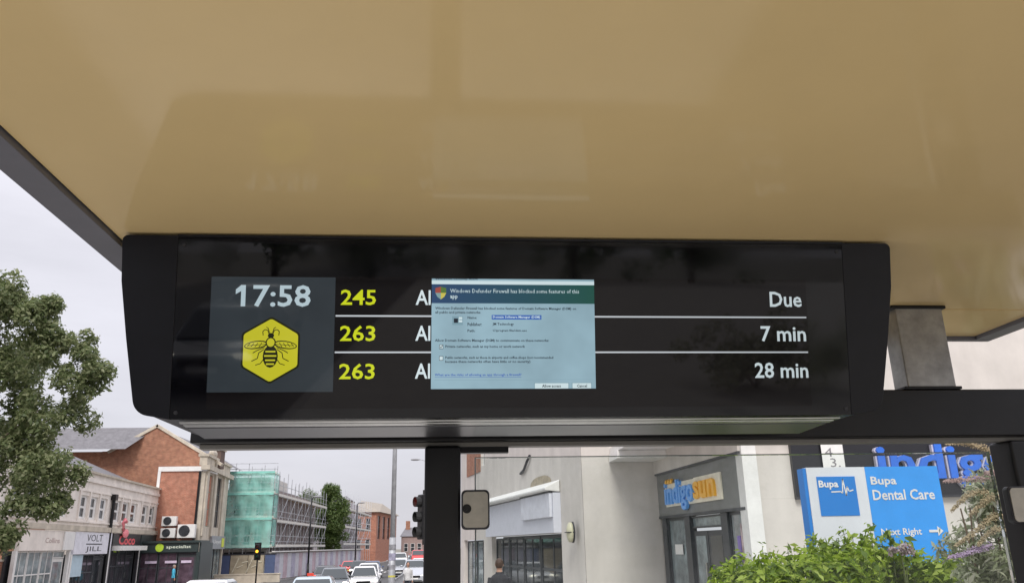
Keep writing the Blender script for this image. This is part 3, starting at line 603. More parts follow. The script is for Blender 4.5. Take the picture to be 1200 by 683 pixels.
for z in (4.45, 6.6, 8.5): box('netting_fold', mat('teal_cloth', (.25, .60, .52), .8), t, -.1, L+.1, -.36, -.31, Z(z)-.09, Z(z)+.09)
nn_ = MB()
for a, b in ((2.0, 4.4), (4.5, 6.55), (6.65, 8.5)): nn_.add([(L+.15, -.3, Z(a)), (L+.15, 1.6, Z(a)), (L+.15, 1.6, Z(b)), (L+.15, -.3, Z(b))], [(0, 1, 2, 3)])
nn_.obj('netting', net_m, t)
scaffold('scaffold', 'bare grey tube scaffold along the terrace right of the netting', (-15.4, 76.3), (-14.85, 102.5), [2.0, 4.15, 6.45], 8.3, 15)
# second far scaffold and building
blk3 = brick_block('terrace_building', 'pale lilac terrace behind the far scaffold beyond the tree', (-15.2, 112), (-14.8, 140), 8.5, [(2.4, 4.2), (5.2, 7.0)], white_m, mat('lilac_grey_render', (.40, .37, .40), .9, var=.15), winw=1., pitch=2.2)
scaffold('scaffold', 'far pale scaffold beyond the upright street tree', (-13.6, 111), (-12.9, 142), [2.2, 4.4, 6.8], 9., 12, tm=mat('pale_tube', (.60, .62, .66), .6, .2))
# site hoarding: every panel a part
ho = thing('site_hoarding', 'long hoarding of printed panels along the scaffold foot', 'hoarding', (-15.3, 74.4, gz(74)), frame_of((-15.3, 74.4), (-11.3, 110))[1])
hp = [mat('hoarding_white', (.58, .58, .62), .6, var=.15), mat('hoarding_lilac', (.42, .40, .50), .6, var=.3, scale=1.5), mat('hoarding_pink', (.52, .40, .44), .6, var=.3, scale=1.2), mat('hoarding_navy', (.07, .10, .20), .6), mat('hoarding_tan', (.42, .36, .26), .7, var=.35, scale=.9)]
for k in range(30): box('panel', hp[[0, 1, 0, 2][k % 4]], ho, k*1.22, k*1.22+1.18, 0, .05, .05, 2.22)
box('top_rail', mat('grey_timber', (.38, .36, .33), .85), ho, -.1, 36.6, -.05, .16, 2.225, 2.34); box('ledge', white_m, ho, -.1, 36.6, -.35, -.06, 2.345, 2.43)
ho2 = thing('site_hoarding', 'short hoarding with navy and tan printed panels under the teal netting', 'hoarding', (-20.1, 74.2, gz(74)))
for u0, u1, m in ((.1, 1.35, 3), (1.4, 2.85, 4), (2.9, 4.25, 4), (4.35, 5.2, 3)): box('panel', hp[m], ho2, u0, u1, 0, .05, .35, 2.15)
for k in range(6): MB().tube([(1.6+k*.4, -.012, .7+.8*((k*7) % 3)/2), (2.1+k*.4, -.012, 1.9-.6*((k*5) % 3)/2)], .05, 4).obj('printed_stripe', mat('pale_print', (.60, .56, .44), .7), ho2)
box('top_rail', dark_m, ho2, 0, 5.3, -.04, .1, 2.151, 2.26)
gw_ = thing('garden_wall', 'low pale stone wall in front of the navy and tan hoarding', 'wall', (-19.2, 70.5, gz(70))); box('wall', stone_m, gw_, 0, 5.5, 0, .3, 0, .62); box('coping', stone_m, gw_, -.05, 5.55, -.05, .35, .621, .70)

# ------------------------------------------------------------------ far street
fb = thing('brick_building', 'far red brick building with a pale hipped roof and tall windows', 'building', (-16.9, 150, -.75)); Zf = lambda z: z+.75
hs = [(5.1+k*1.25, 5.1+k*1.25+.6, Zf(4.4), Zf(7.2)) for k in range(1)]
m = wall_mb(MB(), 0, 4.3, 0, Zf(7.9), [(.8, 1.6, Zf(4.8), Zf(6.8)), (2.4, 3.2, Zf(4.8), Zf(6.8)), (.8, 1.6, Zf(1.5), Zf(3.2)), (2.4, 3.2, Zf(1.5), Zf(3.2))]); m.obj('wall', brick2_m, fb)
for u, z, h in ((.8, 4.8, 2), (2.4, 4.8, 2), (.8, 1.5, 1.7), (2.4, 1.5, 1.7)): window(fb, u, Zf(z), .8, h, white_m, 1, 2, .1)
rs = MB(); ang = math.atan2(22, 2.3)
Ls = 22.; hs = [(1.5+k*5.0, 3.9+k*5.0, Zf(3.2), Zf(7.3)) for k in range(4)]
sw = wall_mb(MB(), 0, Ls, 0, Zf(7.9), hs).obj('side_wall', brick2_m, fb); sw.location = (4.3, 0, 0); sw.rotation_euler = (0, 0, ang)
for h in hs: wn = window(sw, h[0], h[2], 2.4, 4.1, anth_m, 1, 2, .15, fr=.12)
MB().add([(-.5, -.6, Zf(7.9)), (4.9, -.6, Zf(7.9)), (7.2, 22.5, Zf(7.9)), (-.5, 22.5, Zf(7.9)), (1.2, 3.5, Zf(10.1)), (4.2, 14, Zf(10.0))], [(0, 1, 4), (1, 2, 5, 4), (2, 3, 5), (3, 0, 4, 5), (0, 3, 2, 1)]).obj('roof', mat('sandy_roof_tile', (.34, .30, .25), .8, var=.15), fb)
ft = thing('terrace_building', 'small distant grey terraces closing the street behind the lamp post', 'building', (-9.4, 175, -.75))
box('wall', mat('distant_brick', (.34, .25, .23), .9), ft, 0, 6.3, 0, 20, 0, 4.6)
MB().add([(-.3, -.3, 4.6), (6.5, -.3, 4.6), (6.5, 20, 4.6), (-.3, 20, 4.6), (.5, 8, 6.6), (5.8, 8, 6.4)], [(0, 1, 5, 4), (1, 2, 5), (2, 3, 4, 5), (3, 0, 4)]).obj('roof', slate_m, ft)
for k in range(4): window(ft, .6+k*1.4, 1.6, .8, 1.6, white_m, 1, 2, -.06)
MB().box(.6, 1.5, 6, 7, 6.0, 7.9).obj('chimney', brick_m, ft)
ft2 = thing('terrace_building', 'distant pale gabled terrace left of the far lamp posts', 'building', (-19.2, 146, -.75)); box('wall', mat('distant_render', (.45, .38, .34), .9), ft2, 0, 2.1, 0, 8, 0, 10.6)
MB().add([(-.2, -.2, 10.6), (2.3, -.2, 10.6), (2.3, 8, 10.6), (-.2, 8, 10.6), (1.0, 4, 11.6)], [(0, 1, 4), (1, 2, 4), (2, 3, 4), (3, 0, 4)]).obj('roof', slate_m, ft2)

# ------------------------------------------------------------------ right: render fronted precinct
# far shop with canopy: facade from far to near (so +y runs into the building)
P_far, P_near = (2.2, 41.), (4.55, 27.); Lr, Ar = frame_of(P_far, P_near); gr = -.42
s2 = thing('shop_building', 'cream rendered shop front with a white tilted canopy and lilac fascia', 'building', (*P_far, gr), Ar)
Zr = lambda z: z-gr
EX = 8.0                                                   # runs on beyond the canopy
wb = wall_mb(MB(), -EX, Lr, 0, Zr(8.5), [(-2.1, -1.3, Zr(5.85), Zr(7.3)), (-EX+1, -1.6, 0, Zr(2.12)), (.3, Lr-2.5, 0, Zr(2.2))]); wb.obj('wall', render_m, s2)
window(s2, -2.1, Zr(5.85), .8, 1.45, white_m, 2, 2, .1)
box('brick_panel', brick_m, s2, -6.0, -2.25, -.04, -.004, Zr(5.6), Zr(8.3))
box('fascia_board', mat('lilac_fascia', (.62, .63, .70), .5, var=.05), s2, .25, Lr-2.45, -.30, -.004, Zr(2.22), Zr(3.62))
cw = MB(); cw.add([(.2, -.6, Zr(3.80)), (Lr-2.42, -.6, Zr(3.80)), (Lr-2.42, -.02, Zr(4.08)), (.2, -.02, Zr(4.08)), (.2, -.6, Zr(3.70)), (Lr-2.42, -.6, Zr(3.70)), (Lr-2.42, -.02, Zr(3.64)), (.2, -.02, Zr(3.64))], [(0, 1, 2, 3), (4, 7, 6, 5), (0, 4, 5, 1), (1, 5, 6, 2), (2, 6, 7, 3), (3, 7, 4, 0)]); cw.obj('canopy', white_m, s2, bevel=.03)
# projecting blank sign box
bsn = box('projecting_sign', mat('blank_sign_lilac', (.66, .67, .74), .45), s2, Lr-6.6, Lr-2.5, -.42, -.304, Zr(2.76), Zr(3.62), bevel=.02); box('sign_rail', dark_m, bsn, Lr-6.7, Lr-2.47, -.43, -.29, Zr(3.62), Zr(3.68))
for k, (a, b) in enumerate(((.4, 3.0), (3.1, 5.6), (5.7, 8.2), (8.3, Lr-2.6))): window(s2, a, .1, b-a, 2.45, anth_m, 2, 2, .2, pane_m, .09)
box('dark_interior', dark_m, s2, .2, Lr-2.4, .6, .8, 0, Zr(2.2)); box('dark_interior', dark_m, s2, -EX+1, -1.5, .6, .8, 0, Zr(2.1))
window(s2, -EX+1.1, .1, 2.5, 2.4, anth_m, 2, 1, .2, pane2); window(s2, -EX+3.8, .1, 1.5, 2.4, anth_m, 1, 1, .2, pane2)
stn = MB().ball((Lr-5.0, -.012, Zr(4.12)), (1.5, .01, .30), 14, 8); stn.obj('damp_stain', mat('mould_stain', (.36, .31, .23), .9, var=.3, scale=3), s2)
cb = MB().tube([(Lr-7.9, -.05, Zr(4.75)), (Lr-7.2, -.08, Zr(4.85)), (Lr-6.6, -.10, Zr(5.15)), (Lr-6.3, -.06, Zr(5.35))], .06, 6); cb.obj('loose_cable', dark_m, s2)
# bulkhead lamp on the pier
lm = thing('wall_lamp', 'oval cream bulkhead lamp on the pale pier right of the canopy', 'wall lamp', (4.28, 27.6, 2.2), Ar)
MB().ball((0, -.10, 0), (.20, .14, .34), 14, 9).obj('diffuser', mat('aged_cream_plastic', (.52, .50, .36), .35), lm, smooth=True); MB().ball((0, -.02, 0), (.23, .06, .37), 14, 8).obj('base', dark_m, lm, smooth=True); box('band', dark_m, lm, -.19, .19, -.25, .0, -.015, .015)
# wall between the two shops, faces us
wl = thing('rendered_wall', 'blank pale rendered wall between the canopy shop and the sun shop', 'wall', (4.56, 27.0, gr))
box('wall', render_m, wl, 0, 2.6, 0, .5, 0, Zr(4.44)); box('soffit', white_m, wl, 1.0, 4.2, -7.5, .0, Zr(4.70), Zr(4.9)); box('upper_wall', render_m, wl, -.0, 3.2, .02, .5, Zr(4.441), Zr(8.5)); box('soffit_beam', white_m, wl, .95, 2.6, -1.4, -.02, Zr(4.441), Zr(4.69))
# sun shop
I_far, I_near = (7.08, 27.5), (7.5, 20.); Li, Ai = frame_of(I_far, I_near); gi = -.25
sn = thing('shop_building', 'grey framed sun bed shop front set between pale pillars', 'building', (*I_far, gi), Ai); Zi = lambda z: z-gi; u_ = lambda a: Li-a
box('fascia_board', fascia_m, sn, u_(7.1), u_(.02), .02, .3, Zi(2.64), Zi(4.0)); box('fascia_band', anth_m, sn, u_(7.1), u_(.02), -.0, .31, Zi(2.56), Zi(2.638)); box('head_wall', render_m, sn, u_(7.5), u_(0), -.06, .4, Zi(4.02), Zi(8.5)); box('fascia_edge', anth_m, sn, u_(7.1), u_(.0), -.05, .01, Zi(3.96), Zi(4.018))
box('pillar', render_m, sn, u_(7.75), u_(7.12), -.12, .4, 0, Zi(4.018)); 
for a, b in ((6.9, 6.5), (4.75, 4.3), (1.85, 1.4)): box('mullion', anth_m, sn, u_(a), u_(b), .06, .28, 0, Zi(2.558))
window(sn, u_(6.48), .05, 1.72, Zi(2.5), anth_m, 1, 1, .12, pane2, .07); window(sn, u_(1.38), .05, 1.3, Zi(2.5), anth_m, 1, 1, .12, mat('shop_glass_grey', (.30, .32, .33), .05, var=.4, scale=2), .07)
window(sn, u_(4.28), Zi(2.2), 2.42, .34, anth_m, 1, 1, .12, pane2, .05)
dr1 = box('door', anth_m, sn, u_(4.2), u_(3.1), .14, .2, .02, Zi(2.12)); box('pane', pane2, dr1, u_(4.05), u_(3.25), .132, .138, .2, Zi(1.98)); box('handle', alu_m, dr1, u_(3.22), u_(3.17), .05, .138, .9, 1.5)
dr2 = box('door', anth_m, sn, u_(3.05), u_(1.92), .14, .2, .02, Zi(2.12)); box('pane', pane_m, dr2, u_(2.9), u_(2.05), .132, .138, .2, Zi(1.98)); box('handle', alu_m, dr2, u_(2.02), u_(1.97), .05, .138, .9, 1.5)
box('window_poster', mat('purple_poster', (.22, .16, .42), .5), sn, u_(.95), u_(.75), .10, .115, .2, Zi(1.95)); box('window_poster', mat('photo_poster', (.45, .35, .36), .5, var=.8, scale=3), sn, u_(.7), u_(.25), .10, .115, .9, Zi(2.25)); box('notice', white_m, sn, u_(5.9), u_(5.2), .10, .115, Zi(1.45), Zi(1.75))
# illuminated lettering box: indigo / sun
lit = thing('shop_sign', 'blue and orange three dimensional sun shop lettering on the grey fascia', 'sign', (*I_far, 2.9), Ai)
blue_m = mat('sign_sky_blue', (.16, .42, .92), .35, var=.05); oran_m = mat('sign_orange', (.95, .50, .06), .35, var=.05); lw = mat('sign_white_edge', (.85, .80, .66), .4)
text('lettering', 'indigo', u_(6.0), u_(3.42), -.16, .78, -.05, blue_m, lit, bold=.02, depth=.05)
text('lettering', 'sun', u_(3.38), u_(1.75), .10, .60, -.05, oran_m, lit, bold=.025, depth=.05)
bkb = MB(); bkb.box(u_(6.1), u_(3.45), -.02, .018, .0, .70).box(u_(3.44), u_(1.40), -.025, .018, .0, .72); bkb.obj('backing', lw, lit)
for k in range(3): MB().tube([(u_(5.9-k*.25), -.05, .72), (u_(5.8-k*.25), -.05, .82)], .05, 5).obj('ray', oran_m, lit)
# front of the block facing us: pillar, dark fascia, blue letters
fr = thing('corner_building', 'pale block with a black fascia behind the blue dental sign', 'building', (7.5, 20, gi))
box('pillar', white_m, fr, .0, .38, -.10, .4, 0, Zi(8)); box('wall', render_m, fr, .382, 9, 0, .3, 0, Zi(2.82)); box('wall', render_m, fr, .382, 1.3, .002, .3, Zi(2.822), Zi(4.6)); box('upper_wall', render_m, fr, .382, 9, .15, .4, Zi(2.83), Zi(8))
box('fascia_board', mat('black_fascia', (.014, .014, .018), .3), fr, 1.302, 8.8, -.12, .1, Zi(2.85), Zi(4.75)); box('fascia_trim', dark_m, fr, 1.302, 8.8, -.16, .08, Zi(2.79), Zi(2.848))
fl = thing('shop_sign', 'big deep blue letters on the black fascia behind the dental sign', 'sign', (7.5, 20, 3.25))
text('lettering', 'indigo', 3.50, 7.15, -.28, .86, -.24, mat('sign_deep_blue', (.03, .15, .64), .35, var=.12), fl, bold=.018, depth=.03)
text('letter_side', 'indigo', 3.46, 7.11, -.275, .855, -.16, mat('letter_side_pale', (.55, .53, .62), .4), fl, bold=.02, depth=.05)
nb = thing('notice', 'white paper banner with grey figures hanging above the dental sign', 'banner', (9.6, 19.84, 2.95)); box('sheet', white_m, nb, -.02, .56, -.025, -.02, .3, 1.6)
for s, a, b, c, d in (('4', .06, .27, .88, 1.10), ('3.', .18, .44, .62, .84)): text('figure', s, a, b, c, d, -.028, mat('faded_ink', (.22, .21, .22), .7), nb, bold=0)
# dental sign on two posts
bp = thing('dental_sign', 'blue and white dental care signboard on posts behind the hedge', 'sign', (4.36, 8.0, 0), 0)
sbl = mat('sign_board_blue', (.035, .32, .86), .35, var=.08); lbl = mat('sign_logo_blue', (.01, .20, .62), .4, var=.04); sw_ = mat('sign_board_white', (.72, .74, .78), .4, var=.05, streak=.08)
box('blue_panel', sbl, bp, -.078, .705, -.04, .06, 1.55, 2.538); box('white_panel', sw_, bp, -.70, -.08, -.04, .06, 1.55, 2.538); box('side_panel', lbl, bp, -.735, -.702, -.035, .10, 1.55, 2.53)
for x in (-.5, .5): box('post', steel_m, bp, x-.04, x+.04, .062, .14, 0, 2.4)
lg = box('logo', lbl, bp, -.605, -.20, -.046, -.041, 2.06, 2.445); text('lettering', 'Bupa', -.592, -.385, 2.318, 2.408, -.049, white_m, lg, bold=.03)
ecg = MB(); pts = [(-.47, 2.293), (-.37, 2.296), (-.352, 2.28), (-.333, 2.42), (-.315, 2.255), (-.297, 2.345), (-.28, 2.298), (-.235, 2.31)]
for (a, b), (c, d) in zip(pts, pts[1:]):
    Lq = math.hypot(c-a, d-b); nx_, nz_ = -(d-b)/Lq*.006, (c-a)/Lq*.006; ecg.add([(a-nx_, -.049, b-nz_), (c-nx_, -.049, d-nz_), (c+nx_, -.049, d+nz_), (a+nx_, -.049, b+nz_)], [(0, 1, 2, 3)])
ecg.obj('pulse_line', white_m, lg)
text('lettering', 'Bupa', -.035, .24, 2.335, 2.44, -.044, white_m, bp, bold=.025); text('lettering', 'Dental Care', -.035, .625, 2.205, 2.31, -.044, white_m, bp, bold=.02); text('lettering', 'Next Right', -.005, .42, 1.845, 1.93, -.044, white_m, bp, bold=.02)
MB().prism([(.50, 1.885), (.59, 1.885), (.59, 1.85), (.65, 1.897), (.59, 1.944), (.59, 1.909), (.50, 1.909)], -.046, -.041).obj('arrow', white_m, bp)

# ------------------------------------------------------------------ street furniture
def pole_taper(mb, x, y, z0, z1, r0_, r1_, n=12): mb.loft([[(x+r*math.cos(a), y+r*math.sin(a), z) for a in [2*math.pi*k/n for k in range(n)]] for z, r in ((z0, r0_), (z1, r1_))]); return mb
lp = thing('street_lamp', 'tall galvanised lamp post with worn stickers beside the shelter', 'lamp post', (-1.60, 25, gz(25)))
pole_taper(MB(), 0, 0, 0, 2.4, .105, .098).obj('base_column', steel_m, lp, smooth=True); pole_taper(MB(), 0, 0, 2.401, 8.5, .078, .05).obj('shaft', steel_m, lp, smooth=True)
for z0, z1, m in ((1.28, 1.33, mat('yellow_band', (.55, .50, .10), .6)), (1.5, 1.62, mat('sticker_slate', (.24, .24, .26), .6, var=.5, scale=12)), (1.75, 1.95, mat('sticker_violet', (.30, .29, .38), .6, var=.5, scale=9)), (2.05, 2.2, mat('sticker_slate', (.1, .1, .1)))): pole_taper(MB(), 0, 0, z0, z1, .106, .1055).obj('sticker', m, lp)
MB().tube([(0, 0, 8.4), (-.3, 0, 8.7), (-1.2, 0, 8.8)], .04, 8).obj('arm', steel_m, lp); MB().ball((-1.6, 0, 8.8), (.45, .13, .07)).obj('lantern', steel_m, lp)
def lamp2(x, y, h, label, arm=-.9, m=None):
    t = thing('street_lamp', label, 'lamp post', (x, y, gz(y)), group='distant street lamps'); m = m or darker_m
    pole_taper(MB(), 0, 0, 0, 1.4, .11, .11).obj('base_column', m, t, smooth=True); pole_taper(MB(), 0, 0, 1.4, h, .075, .06).obj('shaft', m, t, smooth=True)
    MB().tube([(0, 0, h-.05), (arm*.4, 0, h+.12), (arm*.6, 0, h+.14)], .035, 6).obj('arm', m, t); MB().ball((arm, 0, h+.13), (.42, .14, .09)).obj('lantern', mat('lantern_grey', (.25, .25, .26), .5), t)
lamp2(-11.35, 70, 6.6, 'black lamp post rising in front of the bare scaffold', .5); lamp2(-10.75, 100, 7.6, 'black lamp post in front of the far pale scaffold', .5)
lamp2(-1.75, 70, 9.6, 'distant lamp arm reaching out beside the shelter post', -.95, steel_m)
def signal(x, y, z0, label, rz, faces, h=1.0, poleh=None):
    t = thing('traffic_light', label, 'traffic light', (x, y, gz(y)), rz, group='traffic lights'); b = gz(y)
    pole_taper(MB(), 0, .12, 0, (poleh or z0-b+h)+.1, .055, .055).obj('pole', darker_m, t, smooth=True)
    box('backing_board', darker_m, t, -.23, .23, .03, .05, z0-b-.12, z0-b+h+.12); box('head', darker_m, t, -.15, .15, -.16, .028, z0-b, z0-b+h, bevel=.03)
    cols = {'r': (.9, .04, .02), 'a': (1., .45, .03), 'g': (.02, .7, .4)}
    for k, c in enumerate('rag'):
        z = z0-b+h*(5-2*k)/6; on = c in faces
        nm = f'lamp_{"lit" if on else "dark"}_{c}'
        if nm not in MATS:
            q = mat(nm, cols[c] if on else tuple(v*.08+.01 for v in cols[c]), .3, var=0)
            if on: bb = q.node_tree.nodes['Principled BSDF']; bb.inputs['Emission Color'].default_value = (*cols[c], 1); bb.inputs['Emission Strength'].default_value = 1.6
        MB().ball((0, -.165, z), (.105, .03, .105), 12, 6).obj('lens', MATS[nm], t, smooth=True)
        v = MB(); v.tube([(0, -.16, z), (0, -.30, z)], .12, 12, False); v.obj('visor', rubber_m, t)
signal(-13.3, 60, 1.25, 'traffic light showing amber in front of the teal netting', 0, 'a', .95)
signal(-.50, 20, 2.0, 'dark traffic light half hidden behind the shelter post', R(-62), 'r', 1.05)
# pedestrian guard rail
gr_ = thing('guard_rail', 'grey pedestrian guard rail along the kerb beside the cars', 'railing', (-2.0, 30, gz(36)))
for z in (.25, 1.05): box('rail', steel_m, gr_, -.02, .02, 0, 12, z-.02, z+.02)
for k in range(7): box('post', steel_m, gr_, -.03, .03, k*2-.03, k*2+.03, 0, 1.1)
bar = MB()
for k in range(95): bar.box(-.008, .008, .12+k*.125, .135+k*.125, .27, 1.03)
struct(bar.obj('rail_bar', steel_m, gr_), 'stuff')
# roadworks barrier
rb = thing('road_barrier', 'red plastic roadworks barrier beside the hoarding', 'barrier', (-9.85, 62, gz(62)-.12)); orange_m = mat('barrier_red', (.75, .07, .04), .45)
box('panel', orange_m, rb, -.24, .24, -.02, .02, .25, 1.0, bevel=.01); box('foot', rubber_m, rb, -.22, -.1, -.3, .3, 0, .12); box('foot', rubber_m, rb, .1, .22, -.3, .3, 0, .12); box('white_band', white_m, rb, -.22, .22, -.026, -.021, .55, .75); box('frame', orange_m, rb, -.2, -.15, -.018, .018, .12, .25); box('frame', orange_m, rb, .15, .2, -.018, .018, .12, .25)

# ------------------------------------------------------------------ vehicles (front towards -y)
def car(name, label, paint, loc, rz=0., lit=False, brake=False, L=4.25, H=1.47, Wd=1.80, tall=0., group='cars on the road', cat='car'):
    t = thing(name, label, cat, loc, rz, group); hw = Wd/2; B = .92*H/1.47+tall*.3
    def ring(y, zb, zt, w_): return [(-w_*.92, y, zb), (w_*.92, y, zb), (w_, y, zb+.14), (w_, y, zb+(zt-zb)*.72), (w_*.86, y, zt), (-w_*.86, y, zt), (-w_, y, zb+(zt-zb)*.72), (-w_, y, zb+.14)]
    st = [(0, .34, .60, hw*.74), (.06, .24, .70, hw*.86), (.30, .20, .77, hw*.95), (.95, .19, B-.06, hw), (1.25, .19, B, hw), (L*.6, .19, B+.03, hw), (L-.7, .19, B+.03, hw*.99), (L-.22, .24, B, hw*.93), (L-.03, .32, B-.1, hw*.87), (L, .40, B-.25, hw*.80)]
    mb = MB(); mb.loft([ring(*s) for s in st])
    ybf, ytf, ytr, ybr = 1.0, 1.72, L-1.05-tall*.3, L-.32; wb_, wt_ = hw*.90, hw*.68+tall*.06
    def cab(y, z, w_): return (-w_, y, z), (w_, y, z)
    base = [(-wb_, ybf, B-.03), (wb_, ybf, B-.03), (wb_, ybr, B-.01), (-wb_, ybr, B-.01)]
    mid = [(-wt_*1.04, ytf-.04, H-.07), (wt_*1.04, ytf-.04, H-.07), (wt_*1.04, ytr+.06, H-.08), (-wt_*1.04, ytr+.06, H-.08)]
    top = [(-wt_*.93, ytf+.14, H), (wt_*.93, ytf+.14, H), (wt_*.93, ytr-.12, H-.01), (-wt_*.93, ytr-.12, H-.01)]
    mb.loft([base, mid, top]); mb.obj('body', paint, t, bevel=.035, seg=3)
    gm = mat('car_glass', (.04, .05, .055), .04, var=0)
    def pane(name, a, b, c, d, k=.10):
        P = [Vector(p) for p in (a, b, c, d)]; ce = sum(P, Vector())/4; nn = (P[1]-P[0]).cross(P[3]-P[0]).normalized()*.012
        if nn.dot(ce-Vector((0, L*.55, B))) < 0: nn = -nn
        q = [p+(ce-p)*k for p in P]; m_ = MB(); m_.add([*[p+nn for p in q], *[p-nn for p in q]], [(0, 1, 2, 3), (7, 6, 5, 4), (0, 4, 5, 1), (1, 5, 6, 2), (2, 6, 7, 3), (3, 7, 4, 0)]); return m_.obj(name, gm, t)
    pane('windscreen', base[0], base[1], mid[1], mid[0], .09); pane('rear_window', base[3], base[2], mid[2], mid[3], .14)
    for s in (0, 1):
        a, b, c, d = (base[1], base[2], mid[2], mid[1]) if s else (base[0], base[3], mid[3], mid[0]); A, Bv, Cv, D = map(Vector, (a, b, c, d)); f = .5
        pane('side_window', A, A.lerp(Bv, f), D.lerp(Cv, f), D, .12); pane('side_window', A.lerp(Bv, f), Bv, Cv, D.lerp(Cv, f), .12)
    hl = mat('headlight_on', (.9, .88, .8), .1, var=0) if lit else mat('headlight_off', (.6, .6, .6), .1, var=0)
    if lit: bb = hl.node_tree.nodes['Principled BSDF']; bb.inputs['Emission Color'].default_value = (1, .93, .75, 1); bb.inputs['Emission Strength'].default_value = 2.2
    tl = mat('tail_lit', (.8, .03, .02), .2, var=0) if brake else mat('tail_dark', (.35, .02, .02), .2, var=0)
    if brake: bb = tl.node_tree.nodes['Principled BSDF']; bb.inputs['Emission Color'].default_value = (1, .05, .03, 1); bb.inputs['Emission Strength'].default_value = 1.5
    for s in (-1, 1):
        MB().ball((s*hw*.70, .13, .66), (.20, .11, .085), 10, 6).obj('headlight', hl, t, smooth=True); MB().ball((s*hw*.72, L-.08, B-.2), (.16, .07, .13), 8, 6).obj('tail_light', tl, t, smooth=True)
        MB().ball((s*(hw+.09), 1.22, B+.06), (.11, .06, .075), 8, 6).obj('wing_mirror', paint, t, smooth=True)
    box('grille', darker_m, t, -hw*.46, hw*.46, -.005, .05, .50, .66, bevel=.01); box('lower_grille', darker_m, t, -hw*.6, hw*.6, .005, .08, .27, .40, bevel=.01); box('number_plate', mat('plate_white', (.75, .75, .72), .4), t, -.26, .26, -.014, .0, .41, .50); box('number_plate', mat('plate_yellow', (.75, .6, .08), .4), t, -.26, .26, L, L+.014, .52, .63)
    for y in (.82, L-.82):
        for s in (-1, 1):
            w1 = MB(); x0, x1 = s*(hw-.2), s*(hw+.005)
            w1.loft([[(x, y+r_*math.cos(a), .31+r_*math.sin(a)) for a in [2*math.pi*k/18 for k in range(18)]] for x, r_ in ((x0, .29), (x0+s*.03, .31), (x1-s*.03, .31), (x1, .28))])
            wh = w1.obj('wheel', rubber_m, t); w2 = MB(); w2.loft([[(x, y+r_*math.cos(a), .31+r_*math.sin(a)) for a in [2*math.pi*k/14 for k in range(14)]] for x, r_ in ((x1-s*.02, .21), (x1+s*.008, .20))]); w2.obj('rim', alu_m, wh)
    return t
def rd(x, y): return (x, y, gz(y)-.118)
pw = mat('paint_white', (.74, .74, .74), .2, var=.02, coat=1.); pg = mat('paint_dark_grey', (.10, .115, .13), .2, var=.03, coat=1.); ps = mat('paint_silver', (.42, .44, .47), .25, .4, var=.02, coat=1.); pb = mat('paint_black', (.02, .02, .025), .2, var=.05, coat=1.); pl_ = mat('paint_pale_blue', (.42, .50, .55), .22, var=.02, coat=1.); pr_ = mat('paint_red', (.55, .03, .03), .22, var=.03, coat=1.)
car('car', 'white car facing the viewer with headlights on, left of lamp post', pw, rd(-4.95, 51), R(4), lit=True)
car('car', 'dark grey saloon facing the viewer with one lit headlight pair', pg, rd(-6.2, 47.0), R(6), lit=True)
car('car', 'white car queuing directly behind the white car with headlights', pw, rd(-5.6, 60.5), R(3), lit=False, H=1.6)
car('car', 'black car seen from behind with red brake lights by the barrier', pb, rd(-9.2, 66.5), R(184), brake=True)
car('car', 'pale blue car whose roof shows at the bottom of the view', pl_, rd(-4.55, 28.5), R(5), H=1.34)
car('car', 'silver car close behind the shelter post at the guard rail', ps, rd(-2.3, 62), R(2), H=1.75, tall=.5)
car('car', 'white car whose roof just shows below the green corner shop', pw, rd(-7.55, 26), R(4), H=1.36)
car('car', 'silver car queuing beside the distant red van', ps, rd(-4.35, 78), R(3), H=1.6)
car('car', 'dark blue car far back in the queue left of lamp post', mat('paint_blue', (.03, .06, .16), .2, coat=1.), rd(-6.7, 76), R(3), H=1.5)
car('car', 'red hatchback far back in the outer lane by the hoarding', pr_, rd(-9.9, 88), R(184), brake=True)
car('car', 'small white car in the queue right of the lamp post', pw, rd(-2.6, 84), R(3), H=1.55)
car('car', 'silver estate far up the street behind the white van', ps, rd(-6.3, 104), R(3), H=1.6)
car('car', 'black car in the outer lane beside the far hoarding', pb, rd(-8.3, 80), R(3), H=1.5, lit=True)
car('car', 'pale blue car at the far end of the queue', pl_, rd(-4.6, 118), R(3), H=1.6)
car('van', 'white van queuing in the middle distance left of the lamp post', pw, rd(-4.9, 88), R(3), H=2.1, tall=1., L=4.9, cat='van', group='vans on the road')
car('van', 'red van far down the street right of the lamp post', pr_, rd(-3.2, 98), R(3), H=2.3, tall=1., L=4.9, cat='van', group='vans on the road')

# behind the viewer, seen only mirrored in the cover glass of the display
car('car', 'dark car behind the viewer mirrored low in the display glass', pg, rd(-4.2, -10.5), R(180), lit=True)
